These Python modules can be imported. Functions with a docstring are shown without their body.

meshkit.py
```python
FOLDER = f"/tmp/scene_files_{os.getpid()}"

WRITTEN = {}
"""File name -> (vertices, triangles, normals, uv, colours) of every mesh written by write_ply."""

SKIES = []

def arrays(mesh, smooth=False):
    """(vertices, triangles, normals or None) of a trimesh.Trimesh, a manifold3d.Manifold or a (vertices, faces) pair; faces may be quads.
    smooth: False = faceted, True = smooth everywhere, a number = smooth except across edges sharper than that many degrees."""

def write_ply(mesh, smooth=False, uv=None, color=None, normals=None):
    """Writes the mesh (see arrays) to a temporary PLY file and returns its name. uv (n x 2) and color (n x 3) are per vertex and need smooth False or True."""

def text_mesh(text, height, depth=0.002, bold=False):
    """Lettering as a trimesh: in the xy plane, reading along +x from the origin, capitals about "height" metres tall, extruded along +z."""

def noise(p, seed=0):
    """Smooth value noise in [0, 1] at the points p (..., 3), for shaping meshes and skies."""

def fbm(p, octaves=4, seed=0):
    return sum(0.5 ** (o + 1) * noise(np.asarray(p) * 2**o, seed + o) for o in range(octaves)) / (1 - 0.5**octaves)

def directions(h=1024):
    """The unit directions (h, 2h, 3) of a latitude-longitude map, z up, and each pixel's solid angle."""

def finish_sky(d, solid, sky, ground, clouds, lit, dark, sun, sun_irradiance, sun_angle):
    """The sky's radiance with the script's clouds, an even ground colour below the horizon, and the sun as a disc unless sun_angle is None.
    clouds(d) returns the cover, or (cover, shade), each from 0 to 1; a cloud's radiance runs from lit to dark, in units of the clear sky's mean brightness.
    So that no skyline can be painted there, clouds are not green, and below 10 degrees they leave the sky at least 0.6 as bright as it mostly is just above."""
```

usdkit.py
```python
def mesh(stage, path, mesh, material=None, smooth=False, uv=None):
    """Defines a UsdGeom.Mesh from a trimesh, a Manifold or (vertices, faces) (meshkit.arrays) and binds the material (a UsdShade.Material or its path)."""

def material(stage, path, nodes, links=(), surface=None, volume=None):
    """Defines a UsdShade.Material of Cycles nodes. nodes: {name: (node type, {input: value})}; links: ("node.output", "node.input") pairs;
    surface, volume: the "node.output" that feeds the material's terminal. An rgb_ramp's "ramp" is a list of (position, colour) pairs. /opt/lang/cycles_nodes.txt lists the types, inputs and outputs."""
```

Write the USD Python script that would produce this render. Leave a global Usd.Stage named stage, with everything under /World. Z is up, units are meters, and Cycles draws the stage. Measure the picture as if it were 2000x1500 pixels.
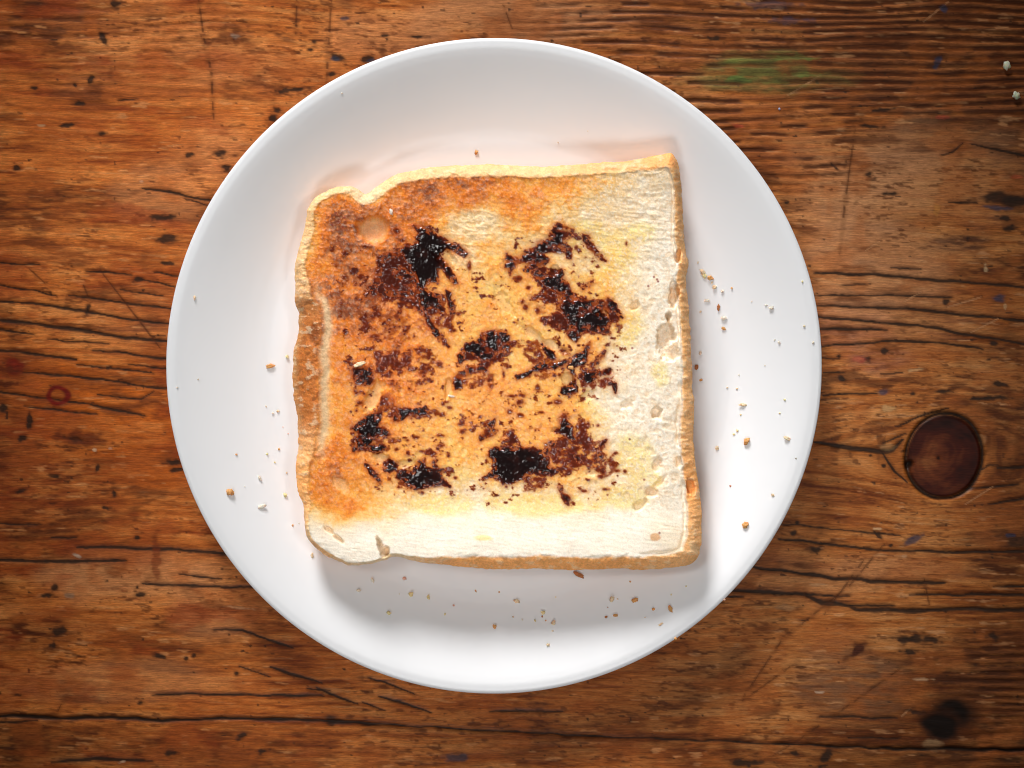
import math, numpy as np, trimesh, usdkit
from pxr import Usd, UsdGeom, UsdLux, UsdShade, Gf, Sdf, Vt
from scipy.spatial import cKDTree
from scipy import ndimage
from scipy.interpolate import PchipInterpolator, RBFInterpolator
import shapely
from shapely.geometry import Polygon, LineString

stage = Usd.Stage.CreateInMemory()
UsdGeom.SetStageUpAxis(stage, UsdGeom.Tokens.z)
UsdGeom.SetStageMetersPerUnit(stage, 1.0)
UsdGeom.Xform.Define(stage, '/World')
T = Sdf.ValueTypeNames

# ------------------------------------------------------------------ camera, lamps, exposure
S = 6225.0          # photograph units (1/2000 of the picture width) per metre on the table top
CAM_H = 0.52        # the camera looks straight down from this height above the table
cam = UsdGeom.Camera.Define(stage, '/World/Camera')
cam.AddTranslateOp().Set(Gf.Vec3d(0, 0, CAM_H))
cam.CreateFocalLengthAttr(28.0)
cam.CreateHorizontalApertureAttr(28.0 * (2000 / S) / CAM_H)
cam.CreateFStopAttr(9.0)
cam.CreateFocusDistanceAttr(CAM_H - 0.0205)
cam.CreateClippingRangeAttr(Gf.Vec2f(0.02, 50))
cam.CreateExposureAttr(0.64)


def aim(prim, pos, target):
    f = Gf.Vec3d(*(np.array(target) - np.array(pos)))
    m = Gf.Matrix4d(1).SetLookAt(Gf.Vec3d(*pos), Gf.Vec3d(*target), Gf.Vec3d(0, 0.02, 1) if abs(f[2]) < abs(f[1]) * 50 else Gf.Vec3d(0, 1, 0)).GetInverse()
    UsdGeom.Xformable(prim).AddTransformOp().Set(m)


def lamp(name, az, el, dist, radius, intensity, color, cone, soft, target=(-0.004, 0.004, 0.0)):
    """a round soft lamp with a snoot; az is measured clockwise from the far side of the table, seen from above"""
    a, e = math.radians(az), math.radians(el)
    l = UsdLux.SphereLight.Define(stage, '/World/' + name)
    l.CreateRadiusAttr(radius)
    l.CreateIntensityAttr(intensity)
    l.CreateColorAttr(Gf.Vec3f(*color))
    sh = UsdLux.ShapingAPI.Apply(l.GetPrim())
    sh.CreateShapingConeAngleAttr(cone)
    sh.CreateShapingConeSoftnessAttr(soft)
    aim(l, (math.sin(a) * math.cos(e) * dist, math.cos(a) * math.cos(e) * dist, math.sin(e) * dist), target)


lamp('window_lamp', -15, 21.5, 0.75, 0.17, 35.0, (1.0, 0.985, 0.965), 11.6, 0.7, (0.004, -0.006, 0.0))
lamp('fill_lamp', 95, 66, 0.95, 0.12, 8.2, (1.0, 0.985, 0.96), 9.3, 0.65)  # three added fill lamps, no such source known; their cones dim the table corners
lamp('fill_lamp_001', 190, 54, 0.95, 0.13, 12.5, (1.0, 0.985, 0.96), 9.3, 0.65)
lamp('fill_lamp_002', -60, 66, 0.95, 0.12, 8.2, (1.0, 0.985, 0.96), 9.3, 0.65)
ceil = UsdLux.RectLight.Define(stage, '/World/ceiling_bounce')
ceil.CreateWidthAttr(5.0)
ceil.CreateHeightAttr(5.0)
ceil.CreateIntensityAttr(0.04)
ceil.CreateColorAttr(Gf.Vec3f(1.0, 0.98, 0.95))
ceil.AddTranslateOp().Set(Gf.Vec3d(0, 0, 1.9))


# ------------------------------------------------------------------ helpers
RNG = np.random.default_rng(7)
TABLE = RNG.random((16, 256, 256)).astype(np.float32)


def vn(u, v, seed=0):
    """smooth value noise in 0..1"""
    iu, iv = np.floor(u), np.floor(v)
    fu, fv = u - iu, v - iv
    fu, fv = fu * fu * (3 - 2 * fu), fv * fv * (3 - 2 * fv)
    iu, iv = iu.astype(np.int64) + seed * 37, iv.astype(np.int64) + seed * 61
    t = TABLE[seed % 16]
    a, b = t[iu & 255, iv & 255], t[(iu + 1) & 255, iv & 255]
    c, d = t[iu & 255, (iv + 1) & 255], t[(iu + 1) & 255, (iv + 1) & 255]
    return (a * (1 - fu) + b * fu) * (1 - fv) + (c * (1 - fu) + d * fu) * fv


def fb(u, v, seed=0, octv=4, gain=0.5):
    s, w, out = 0, 1.0, 0
    for k in range(octv):
        out = out + w * vn(u * 2 ** k, v * 2 ** k, seed + k)
        s += w
        w *= gain
    return out / s


def sm(x, a, b):
    t = np.clip((x - a) / (b - a), 0, 1)
    return t * t * (3 - 2 * t)


def lerp(a, b, t):
    t = np.asarray(t)[..., None]
    return a * (1 - t) + np.asarray(b, float) * t


def ramp(x, stops):
    xs = [s[0] for s in stops]
    cs = np.array([s[1] for s in stops])
    return np.stack([np.interp(x, xs, cs[:, k]) for k in range(3)], -1)


def px(u, v, z):
    k = (CAM_H - z) / CAM_H / S
    return (np.asarray(u) - 1000) * k, (750 - np.asarray(v)) * k


NAMES = {}


def path(name, parent='/World'):
    k = (parent, name)
    n = NAMES.get(k, 0)
    NAMES[k] = n + 1
    return f'{parent}/{name}' + (f'_{n:03d}' if n else '')


def tag(prim, **kw):
    for k, v in kw.items():
        prim.SetCustomDataByKey(k, v)
    return prim


def add_mesh(name, parent, v, f, mat, normals=None, col=None, fl=None):
    p = path(name, parent)
    m = UsdGeom.Mesh.Define(stage, p)
    m.CreatePointsAttr(Vt.Vec3fArray.FromNumpy(np.ascontiguousarray(v, np.float32)))
    m.CreateFaceVertexCountsAttr(Vt.IntArray.FromNumpy(np.full(len(f), f.shape[1], np.int32)))
    m.CreateFaceVertexIndicesAttr(Vt.IntArray.FromNumpy(np.ascontiguousarray(f, np.int32).ravel()))
    m.CreateSubdivisionSchemeAttr('none')
    if normals is not None:
        m.CreateNormalsAttr(Vt.Vec3fArray.FromNumpy(np.ascontiguousarray(normals, np.float32)))
        m.SetNormalsInterpolation('vertex')
    api = UsdGeom.PrimvarsAPI(m)
    if col is not None:
        api.CreatePrimvar('tint', T.Color3fArray, 'vertex').Set(Vt.Vec3fArray.FromNumpy(np.ascontiguousarray(col, np.float32)))
    if fl is not None:
        api.CreatePrimvar('gloss', T.FloatArray, 'vertex').Set(Vt.FloatArray.FromNumpy(np.ascontiguousarray(fl, np.float32)))
    UsdShade.MaterialBindingAPI.Apply(m.GetPrim()).Bind(mat)
    return m.GetPrim()


def vnormals(v, f):
    if f.shape[1] == 4:
        fn = np.cross(v[f[:, 2]] - v[f[:, 0]], v[f[:, 3]] - v[f[:, 1]])
    else:
        fn = np.cross(v[f[:, 1]] - v[f[:, 0]], v[f[:, 2]] - v[f[:, 0]])
    n = np.zeros_like(v)
    for k in range(f.shape[1]):
        for c in range(3):
            n[:, c] += np.bincount(f[:, k], fn[:, c], len(v))
    return n / np.maximum(np.linalg.norm(n, axis=1, keepdims=True), 1e-20)


def grid_quads(n, m):
    """quads of an n x m vertex grid (row-major; n rows)"""
    i = np.arange(n * m).reshape(n, m)
    return np.stack([i[:-1, :-1], i[1:, :-1], i[1:, 1:], i[:-1, 1:]], -1).reshape(-1, 4)


def submesh(v, f, sel, *extra):
    f = f[sel]
    used = np.unique(f)
    back = np.full(len(v), -1)
    back[used] = np.arange(len(used))
    return (v[used], back[f]) + tuple(None if e is None else e[used] for e in extra)


def material(name, nodes, links, surface='p.BSDF'):
    return usdkit.material(stage, '/World/Looks/' + name, nodes, links, surface=surface)


# ------------------------------------------------------------------ materials
wood_mat = material('old_wood', {
    'a': ('attribute', {'attribute': 'tint'}), 'g': ('attribute', {'attribute': 'gloss'}),
    'pos': ('geometry', {}),
    'm1': ('mapping', {'scale': (260.0, 2400.0, 600.0)}), 'n1': ('noise_texture', {'scale': 1.0, 'detail': 4.0, 'roughness': 0.6}),
    'm2': ('mapping', {'scale': (900.0, 5200.0, 900.0)}), 'n2': ('noise_texture', {'scale': 1.0, 'detail': 3.0, 'roughness': 0.6}),
    'r1': ('map_range', {'from_min': 0.3, 'from_max': 0.7, 'to_min': 0.60, 'to_max': 1.30, 'clamp': True}),
    'r2': ('map_range', {'from_min': 0.3, 'from_max': 0.7, 'to_min': 0.84, 'to_max': 1.14, 'clamp': True}),
    'mm': ('math', {'math_type': 'multiply'}), 'vm': ('vector_math', {'math_type': 'scale'}),
    'b': ('bump', {'strength': 0.25, 'distance': 0.00015}),
    'p': ('principled_bsdf', {'specular_ior_level': 0.18, 'ior': 1.45})},
    [('pos.position', 'm1.vector'), ('m1.vector', 'n1.vector'), ('pos.position', 'm2.vector'), ('m2.vector', 'n2.vector'),
     ('n1.fac', 'r1.value'), ('n2.fac', 'r2.value'), ('r1.result', 'mm.value1'), ('r2.result', 'mm.value2'),
     ('a.color', 'vm.vector1'), ('mm.value', 'vm.scale'), ('vm.vector', 'p.base_color'),
     ('mm.value', 'b.height'), ('b.normal', 'p.normal'), ('g.fac', 'p.roughness')])

plate_mat = material('white_glazed_china', {
    'pos': ('geometry', {}), 'n': ('noise_texture', {'scale': 90.0, 'detail': 2.0}),
    'b': ('bump', {'strength': 0.02, 'distance': 0.001}),
    'p': ('principled_bsdf', {'base_color': (0.85, 0.86, 0.885), 'roughness': 0.36, 'ior': 1.5})},
    [('pos.position', 'n.vector'), ('n.fac', 'b.height'), ('b.normal', 'p.normal')])

bread_mat = material('toasted_bread', {
    'a': ('attribute', {'attribute': 'tint'}), 'g': ('attribute', {'attribute': 'gloss'}), 'pos': ('geometry', {}),
    'n': ('noise_texture', {'scale': 2200.0, 'detail': 3.0, 'roughness': 0.65}),
    'r': ('map_range', {'from_min': 0.3, 'from_max': 0.7, 'to_min': 0.86, 'to_max': 1.1, 'clamp': True}),
    'vm': ('vector_math', {'math_type': 'scale'}),
    'b': ('bump', {'strength': 0.18, 'distance': 0.0002}),
    'p': ('principled_bsdf', {'ior': 1.45, 'subsurface_method': 'burley', 'subsurface_weight': 0.85, 'subsurface_scale': 0.0022, 'subsurface_radius': (1.0, 0.8, 0.62), 'specular_ior_level': 0.35})},
    [('pos.position', 'n.vector'), ('n.fac', 'r.value'), ('a.color', 'vm.vector1'), ('r.result', 'vm.scale'), ('vm.vector', 'p.base_color'),
     ('n.fac', 'b.height'), ('b.normal', 'p.normal'), ('g.fac', 'p.roughness')])

crust_mat = material('baked_crust', {
    'a': ('attribute', {'attribute': 'tint'}), 'pos': ('geometry', {}),
    'n': ('noise_texture', {'scale': 1600.0, 'detail': 4.0, 'roughness': 0.65}),
    'r': ('map_range', {'from_min': 0.3, 'from_max': 0.7, 'to_min': 0.78, 'to_max': 1.15, 'clamp': True}),
    'vm': ('vector_math', {'math_type': 'scale'}),
    'b': ('bump', {'strength': 0.6, 'distance': 0.0003}),
    'p': ('principled_bsdf', {'ior': 1.45, 'roughness': 0.55, 'specular_ior_level': 0.35, 'subsurface_method': 'burley', 'subsurface_weight': 0.5, 'subsurface_scale': 0.0018, 'subsurface_radius': (1.0, 0.5, 0.2)})},
    [('pos.position', 'n.vector'), ('n.fac', 'r.value'), ('a.color', 'vm.vector1'), ('r.result', 'vm.scale'), ('vm.vector', 'p.base_color'),
     ('n.fac', 'b.height'), ('b.normal', 'p.normal')])

spread_mat = material('sticky_dark_spread', {
    'a': ('attribute', {'attribute': 'tint'}), 'al': ('attribute', {'attribute': 'gloss'}), 'pos': ('geometry', {}),
    'n': ('noise_texture', {'scale': 600.0, 'detail': 2.0, 'roughness': 0.5}),
    'b': ('bump', {'strength': 0.12, 'distance': 0.0004}),
    'p': ('principled_bsdf', {'roughness': 0.18, 'ior': 1.45})},
    [('a.color', 'p.base_color'), ('al.fac', 'p.alpha'), ('pos.position', 'n.vector'), ('n.fac', 'b.height'), ('b.normal', 'p.normal')])


def crumb_mat(name, c):
    return material(name, {
        'pos': ('geometry', {}), 'n': ('noise_texture', {'scale': 2500.0, 'detail': 3.0}),
        'r': ('rgb_ramp', {'ramp': [(0.3, tuple(0.7 * x for x in c)), (0.7, tuple(min(1, 1.15 * x) for x in c))]}),
        'p': ('principled_bsdf', {'roughness': 0.7, 'subsurface_method': 'burley', 'subsurface_weight': 0.3, 'subsurface_scale': 0.0006})},
        [('pos.position', 'n.vector'), ('n.fac', 'r.fac'), ('r.color', 'p.base_color')])


CRUMB = {'golden': crumb_mat('golden_crumb', (0.72, 0.36, 0.12)), 'brown': crumb_mat('brown_crumb', (0.48, 0.17, 0.05)),
         'pale': crumb_mat('pale_crumb', (0.86, 0.66, 0.42)), 'white': crumb_mat('white_crumb', (0.84, 0.76, 0.63)),
         'yellow': crumb_mat('yellow_crumb', (0.86, 0.72, 0.36)), 'pink': crumb_mat('pinkish_crumb', (0.78, 0.45, 0.34))}

# ------------------------------------------------------------------ table top
UB, VB = 46.0, 46.0
STEP = 2.25
uu = np.concatenate([np.linspace(-1900, -UB, 14)[:-1], np.arange(-UB, 2000 + UB, STEP), np.linspace(2000 + UB, 3900, 14)[1:]])
vv = np.concatenate([np.linspace(-1500, -VB, 12)[:-1], np.arange(-VB, 1500 + VB, STEP), np.linspace(1500 + VB, 3000, 12)[1:]])
V, U = np.meshgrid(vv, uu, indexing='ij')
warp = (fb(U / 420, V / 260, 3, 3) - 0.5)
Vw = V + 36 * warp - 0.018 * (U - 1000)
# the grain bends round the knot
KU, KV = 1845, 891
du, dv = (U - KU) / 1.5, V - KV
rk = np.hypot(du, dv)
Vg = Vw + np.sign(dv) * 60 * np.exp(-(rk / 130) ** 2) * np.minimum(np.abs(dv) / 40, 1) * -1

n_streak = fb(U / 190, Vg / 9, 1, 4, 0.6)
n_fine = fb(U / 46, Vg / 4.2, 5, 3, 0.6)
n_blot = fb(U / 150, V / 90, 8, 4, 0.55)
n_big = fb(U / 520, V / 330, 11, 3)
dash = fb(U / 34, Vg / 7, 2, 3, 0.55)

base = ramp(n_streak * 0.50 + n_fine * 0.26 + n_blot * 0.36 - .055, [
    (0.30, (0.17, 0.038, 0.006)), (0.43, (0.42, 0.130, 0.024)), (0.54, (0.56, 0.205, 0.047)), (0.70, (0.66, 0.295, 0.090))])
H = -0.00010 * (0.5 - n_streak) - 0.00009 * (0.5 - n_fine)
gloss = 0.34 + 0.16 * n_fine
DARK = np.array((0.030, 0.016, 0.009))
BROWN = np.array((0.105, 0.028, 0.006))
RED = np.array((0.20, 0.038, 0.008))
ORANGE = np.array((0.47, 0.125, 0.012))

# tone by area of the board, plate shade and corner vignette painted in: (u, v, ru, rv, colour, amount)
def soft(cu, cv, ru, rv, wob=0.6):
    d = np.hypot((U - cu) / ru, (V - cv) / rv) + wob * (n_blot - 0.5) * 2
    return 1 - sm(d, 0.35, 1.15)


for cu, cv, ru, rv, c, amt in [
        (230, 850, 260, 130, ORANGE, .65), (20, 830, 80, 160, RED, .5), (80, 940, 200, 110, RED, .55), (30, 1010, 120, 50, RED, .5), (60, 1120, 60, 30, RED, .5), (60, 500, 200, 40, RED, .3), (130, 760, 200, 60, ORANGE, .4), (60, 1040, 170, 60, BROWN, .55), (60, 1240, 130, 60, BROWN, .75),
        (330, 1250, 190, 60, BROWN, .40), (10, 1160, 40, 50, BROWN, .6), (315, 1100, 60, 34, ORANGE, .8), (500, 1260, 120, 80, BROWN, .25),
        (80, 400, 210, 45, BROWN, .65), (380, 420, 110, 30, BROWN, .35), (240, 290, 90, 40, RED, .35), (560, 160, 150, 60, RED, .30), (350, 240, 120, 60, ORANGE, .2),
        (60, 60, 200, 90, BROWN, .75), (1250, 60, 360, 110, BROWN, .30), (1600, 80, 420, 140, BROWN, .60), (1880, 90, 330, 190, DARK, .62),
        (1960, 170, 150, 140, BROWN, .55), (0, 700, 60, 300, BROWN, .35), (1990, 250, 60, 240, BROWN, .5), (1990, 950, 90, 300, BROWN, .45), (20, 1450, 160, 70, BROWN, .5), (150, 20, 260, 40, BROWN, .4), (700, 1480, 400, 30, BROWN, .4), (1500, 240, 200, 80, RED, .22), (1480, 330, 150, 60, RED, .18), (1873, 473, 90, 26, BROWN, .75), (1780, 430, 110, 30, BROWN, .35),
        (1960, 530, 110, 34, BROWN, .7), (1970, 830, 100, 130, BROWN, .62), (1620, 690, 90, 60, RED, .18), (1720, 700, 90, 50, np.array((.42, .17, .10)), .5),
        (1957, 1053, 120, 24, DARK, .55), (1957, 1100, 90, 30, BROWN, .8), (1900, 1290, 200, 70, BROWN, .75), (1960, 1400, 150, 120, DARK, .45), (1800, 1380, 200, 120, BROWN, .35),
        (1400, 1330, 160, 100, BROWN, .50), (1150, 1440, 420, 60, BROWN, .40), (1640, 1330, 160, 90, np.array((.30, .15, .07)), .45), (300, 1460, 460, 55, BROWN, .55),  # patches just below the plate paint in its soft shadow
        (1600, 1470, 380, 50, BROWN, .45), (60, 1470, 200, 60, DARK, .4), (1980, 1480, 200, 90, DARK, .4), (0, 0, 160, 110, DARK, .45),  # corner stains, darkened further to paint in a vignette
        (1960, 700, 110, 60, BROWN, .4), (1600, 850, 120, 80, ORANGE, .15), (1640, 640, 110, 40, np.array((.46, .17, .08)), .5)]:
    w = soft(cu, cv, ru, rv) * amt * (0.55 + 0.9 * sm(dash, 0.35, 0.65))
    base = lerp(base, c, np.clip(w, 0, 1))
# broad worn, lighter places
for cu, cv, ru, rv, amt in [(250, 1130, 240, 60, .7), (420, 1180, 120, 80, .45), (1700, 370, 200, 120, .45), (430, 300, 90, 70, .4), (330, 380, 120, 60, .4), (1800, 350, 240, 120, .40), (1700, 330, 160, 90, .3), (1560, 1130, 180, 60, .25),
                            (200, 1330, 260, 50, .4), (1760, 620, 170, 90, .28), (330, 90, 240, 110, .25), (230, 620, 200, 70, .2), (1000, 40, 260, 50, .5), (720, 70, 200, 70, .45), (1700, 560, 160, 60, .4), (1720, 480, 200, 60, .5), (1620, 400, 120, 60, .35), (520, 120, 160, 60, .3), (1750, 1110, 160, 40, .35)]:
    base = lerp(base, (0.58, 0.30, 0.135), soft(cu, cv, ru, rv) * amt)

base *= (1 - .24 * sm(V, 1120, 1420) * sm(U, 700, 1100) - .14 * sm(U, 1500, 1950))[..., None]  # browner wood at lower right, with plate shade and vignette painted in
# raised hard grain with the soft wood worn out between, strongest towards the upper right
ridge = sm(V, 440, 300) * sm(U - .5 * V, 880, 1180) * (1 - .85 * sm(U, 1610, 1720) * sm(V, 205, 265)) + .40 * sm(V, 340, 60) * sm(U, 950, 300)
ridge = np.clip(ridge + .55 * sm(U, 1780, 1960) * sm(V, 1180, 1290), 0, 1)
heavy = sm(U, 1380, 1650) * sm(V, 230, 120)
phase = Vg / 16.2 + 2.2 * (fb(U / 700, Vg / 90, 13, 2) - 0.5)
wave = 0.5 + 0.5 * np.sin(2 * np.pi * phase)
broken = sm(fb(U / 62, np.floor(phase + .25) * 3.7, 6, 2), 0.40, 0.56)
broken = np.clip(broken + heavy * .7, 0, 1)
groove = sm(wave + .35 * (dash - .5) + .25 * heavy, 0.42, 0.75) * ridge * broken
base = lerp(base, BROWN * 0.85, groove * 0.92)
base = lerp(base, (0.50, 0.17, 0.05), (1 - sm(wave, .3, .55)) * ridge * 0.5)
H += -0.00030 * groove + 0.00012 * (1 - wave) * ridge

# short dark flecks everywhere
fleck = sm(dash, 0.66, 0.78) * sm(n_blot, 0.35, 0.6)
base = lerp(base, BROWN * 0.75, fleck * 0.75)
H -= 0.00004 * fleck
pit = sm(fb(U / 14, V / 6.5, 9, 2), 0.83, 0.90)
base = lerp(base, DARK, pit * 0.85)
H -= 0.00006 * pit
lightfl = sm(fb(U / 40, Vg / 6, 12, 3), 0.70, 0.82)
base = lerp(base, (0.60, 0.30, 0.12), lightfl * 0.7)
# dark worn-in dirt in broken, cloudy dashes
cloud = sm(fb(U / 75, Vg / 20, 14, 4, .6), .50, .72) * sm(fb(U / 210, V / 130, 4, 3), .38, .62)
base = lerp(base, BROWN * 1.15, cloud * .75)
dash2 = sm(fb(U / 22, Vg / 5.5, 7, 3, .6), .60, .74) * sm(n_blot, .40, .60)
base = lerp(base, BROWN, dash2 * .7)
base = lerp(base, (0.30, 0.055, 0.010), .5 * sm(fb(U / 120, V / 60, 3, 4, .6), .52, .70) * sm(U, 900, 300))
base = lerp(base, (0.40, 0.115, 0.022), sm(fb(U / 60, V / 46, 10, 3), .52, .72) * .45)
base *= (1.02 + 0.40 * (n_big - .5) + .24 * sm(U, 900, 100) * sm(V, 1000, 300))[..., None]


def window(u0, u1, v0, v1, pad):
    a, b = np.searchsorted(uu, [u0 - pad, u1 + pad])
    c, d = np.searchsorted(vv, [v0 - pad, v1 + pad])
    return slice(c, d), slice(a, b)


def crack(pts, w, c=DARK, amt=0.95, depth=0.00028, dotted=0.0, jit=1.0, seed=0):
    """a split in the wood along a line; it swells, thins and frays"""
    global base, H
    w = w * 0.52 + 0.65
    p = np.array(pts, float)
    s = window(p[:, 0].min(), p[:, 0].max(), p[:, 1].min(), p[:, 1].max(), w * 3 + 10)
    u, v = U[s], V[s]
    if u.size == 0:
        return
    v = v + jit * 3.4 * (vn(u / 34, u * 0 + seed, 4) - 0.5) + jit * 1.3 * (vn(u / 7, v / 7, 7) - 0.5)
    best, along = np.full(u.shape, 1e9), np.zeros(u.shape)
    L = np.concatenate([[0], np.cumsum(np.hypot(*np.diff(p, axis=0).T))])
    for k in range(len(p) - 1):
        a, b = p[k], p[k + 1]
        ab = b - a
        t = np.clip(((u - a[0]) * ab[0] + (v - a[1]) * ab[1]) / (ab @ ab), 0, 1)
        d = np.hypot(u - a[0] - t * ab[0], v - a[1] - t * ab[1])
        m = d < best
        best[m] = d[m]
        along[m] = (L[k] + t * L[-1] * 0 + t * np.hypot(*ab))[m]
    x = along / L[-1]
    ends = np.minimum(np.minimum(x, 1 - x) * L[-1] / 40, 1) ** 0.5
    edge_ok = (p[0, 0] <= 0) or (p[-1, 0] >= 2000)
    if edge_ok:
        ends = np.where((x < .5) if p[0, 0] <= 0 else (x > .5), 1, ends)
    ww = w * (0.66 + 0.68 * vn(along / 33, along * 0 + seed, 2)) * (0.3 + 0.7 * ends)
    m = 1 - sm(best, ww * 0.45, ww * 0.95 + 0.8)
    if dotted:
        m = m * sm(vn(along / dotted, along * 0 + seed, 6), 0.35, 0.6)
    halo = (1 - sm(best, ww, ww * 2.2 + 4)) * 0.35
    base[s] = lerp(base[s], BROWN, halo * amt)
    base[s] = lerp(base[s], c, m * amt)
    H[s] -= depth * m


def spot(cu, cv, ru, rv, ang=0, c=DARK, amt=0.92, depth=0.00008, rag=1.25, ring=0, gl=None, brk=0):
    """a dent, stain or filled hole with a ragged outline"""
    global base, H
    R = max(ru, rv) * 1.9 + 6
    s = window(cu, cu, cv, cv, R)
    u, v = U[s] - cu, V[s] - cv
    if u.size == 0:
        return
    a = math.radians(ang)
    x, y = (u * math.cos(a) + v * math.sin(a)) / ru, (-u * math.sin(a) + v * math.cos(a)) / rv
    sc = max(6, min(ru, rv) * 0.9)
    d = np.hypot(x, y) + rag * (fb(U[s] / sc / 1.6, V[s] / sc, 10, 2) - 0.5)
    m = 1 - sm(d, 0.9 if ring else 0.55, 1.2)
    base[s] = lerp(base[s], BROWN, (1 - sm(d, .9, 1.9)) * .3 * amt)
    if ring:
        m = m * sm(d, 0.45, 0.72)
    if brk:
        m = m * (1 - groove[s] * .6) * (.45 + .55 * sm(dash[s], .36, .58))
    base[s] = lerp(base[s], c, m * amt)
    H[s] -= depth * m
    if gl is not None:
        gloss[s] = gloss[s] * (1 - m) + gl * m


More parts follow.
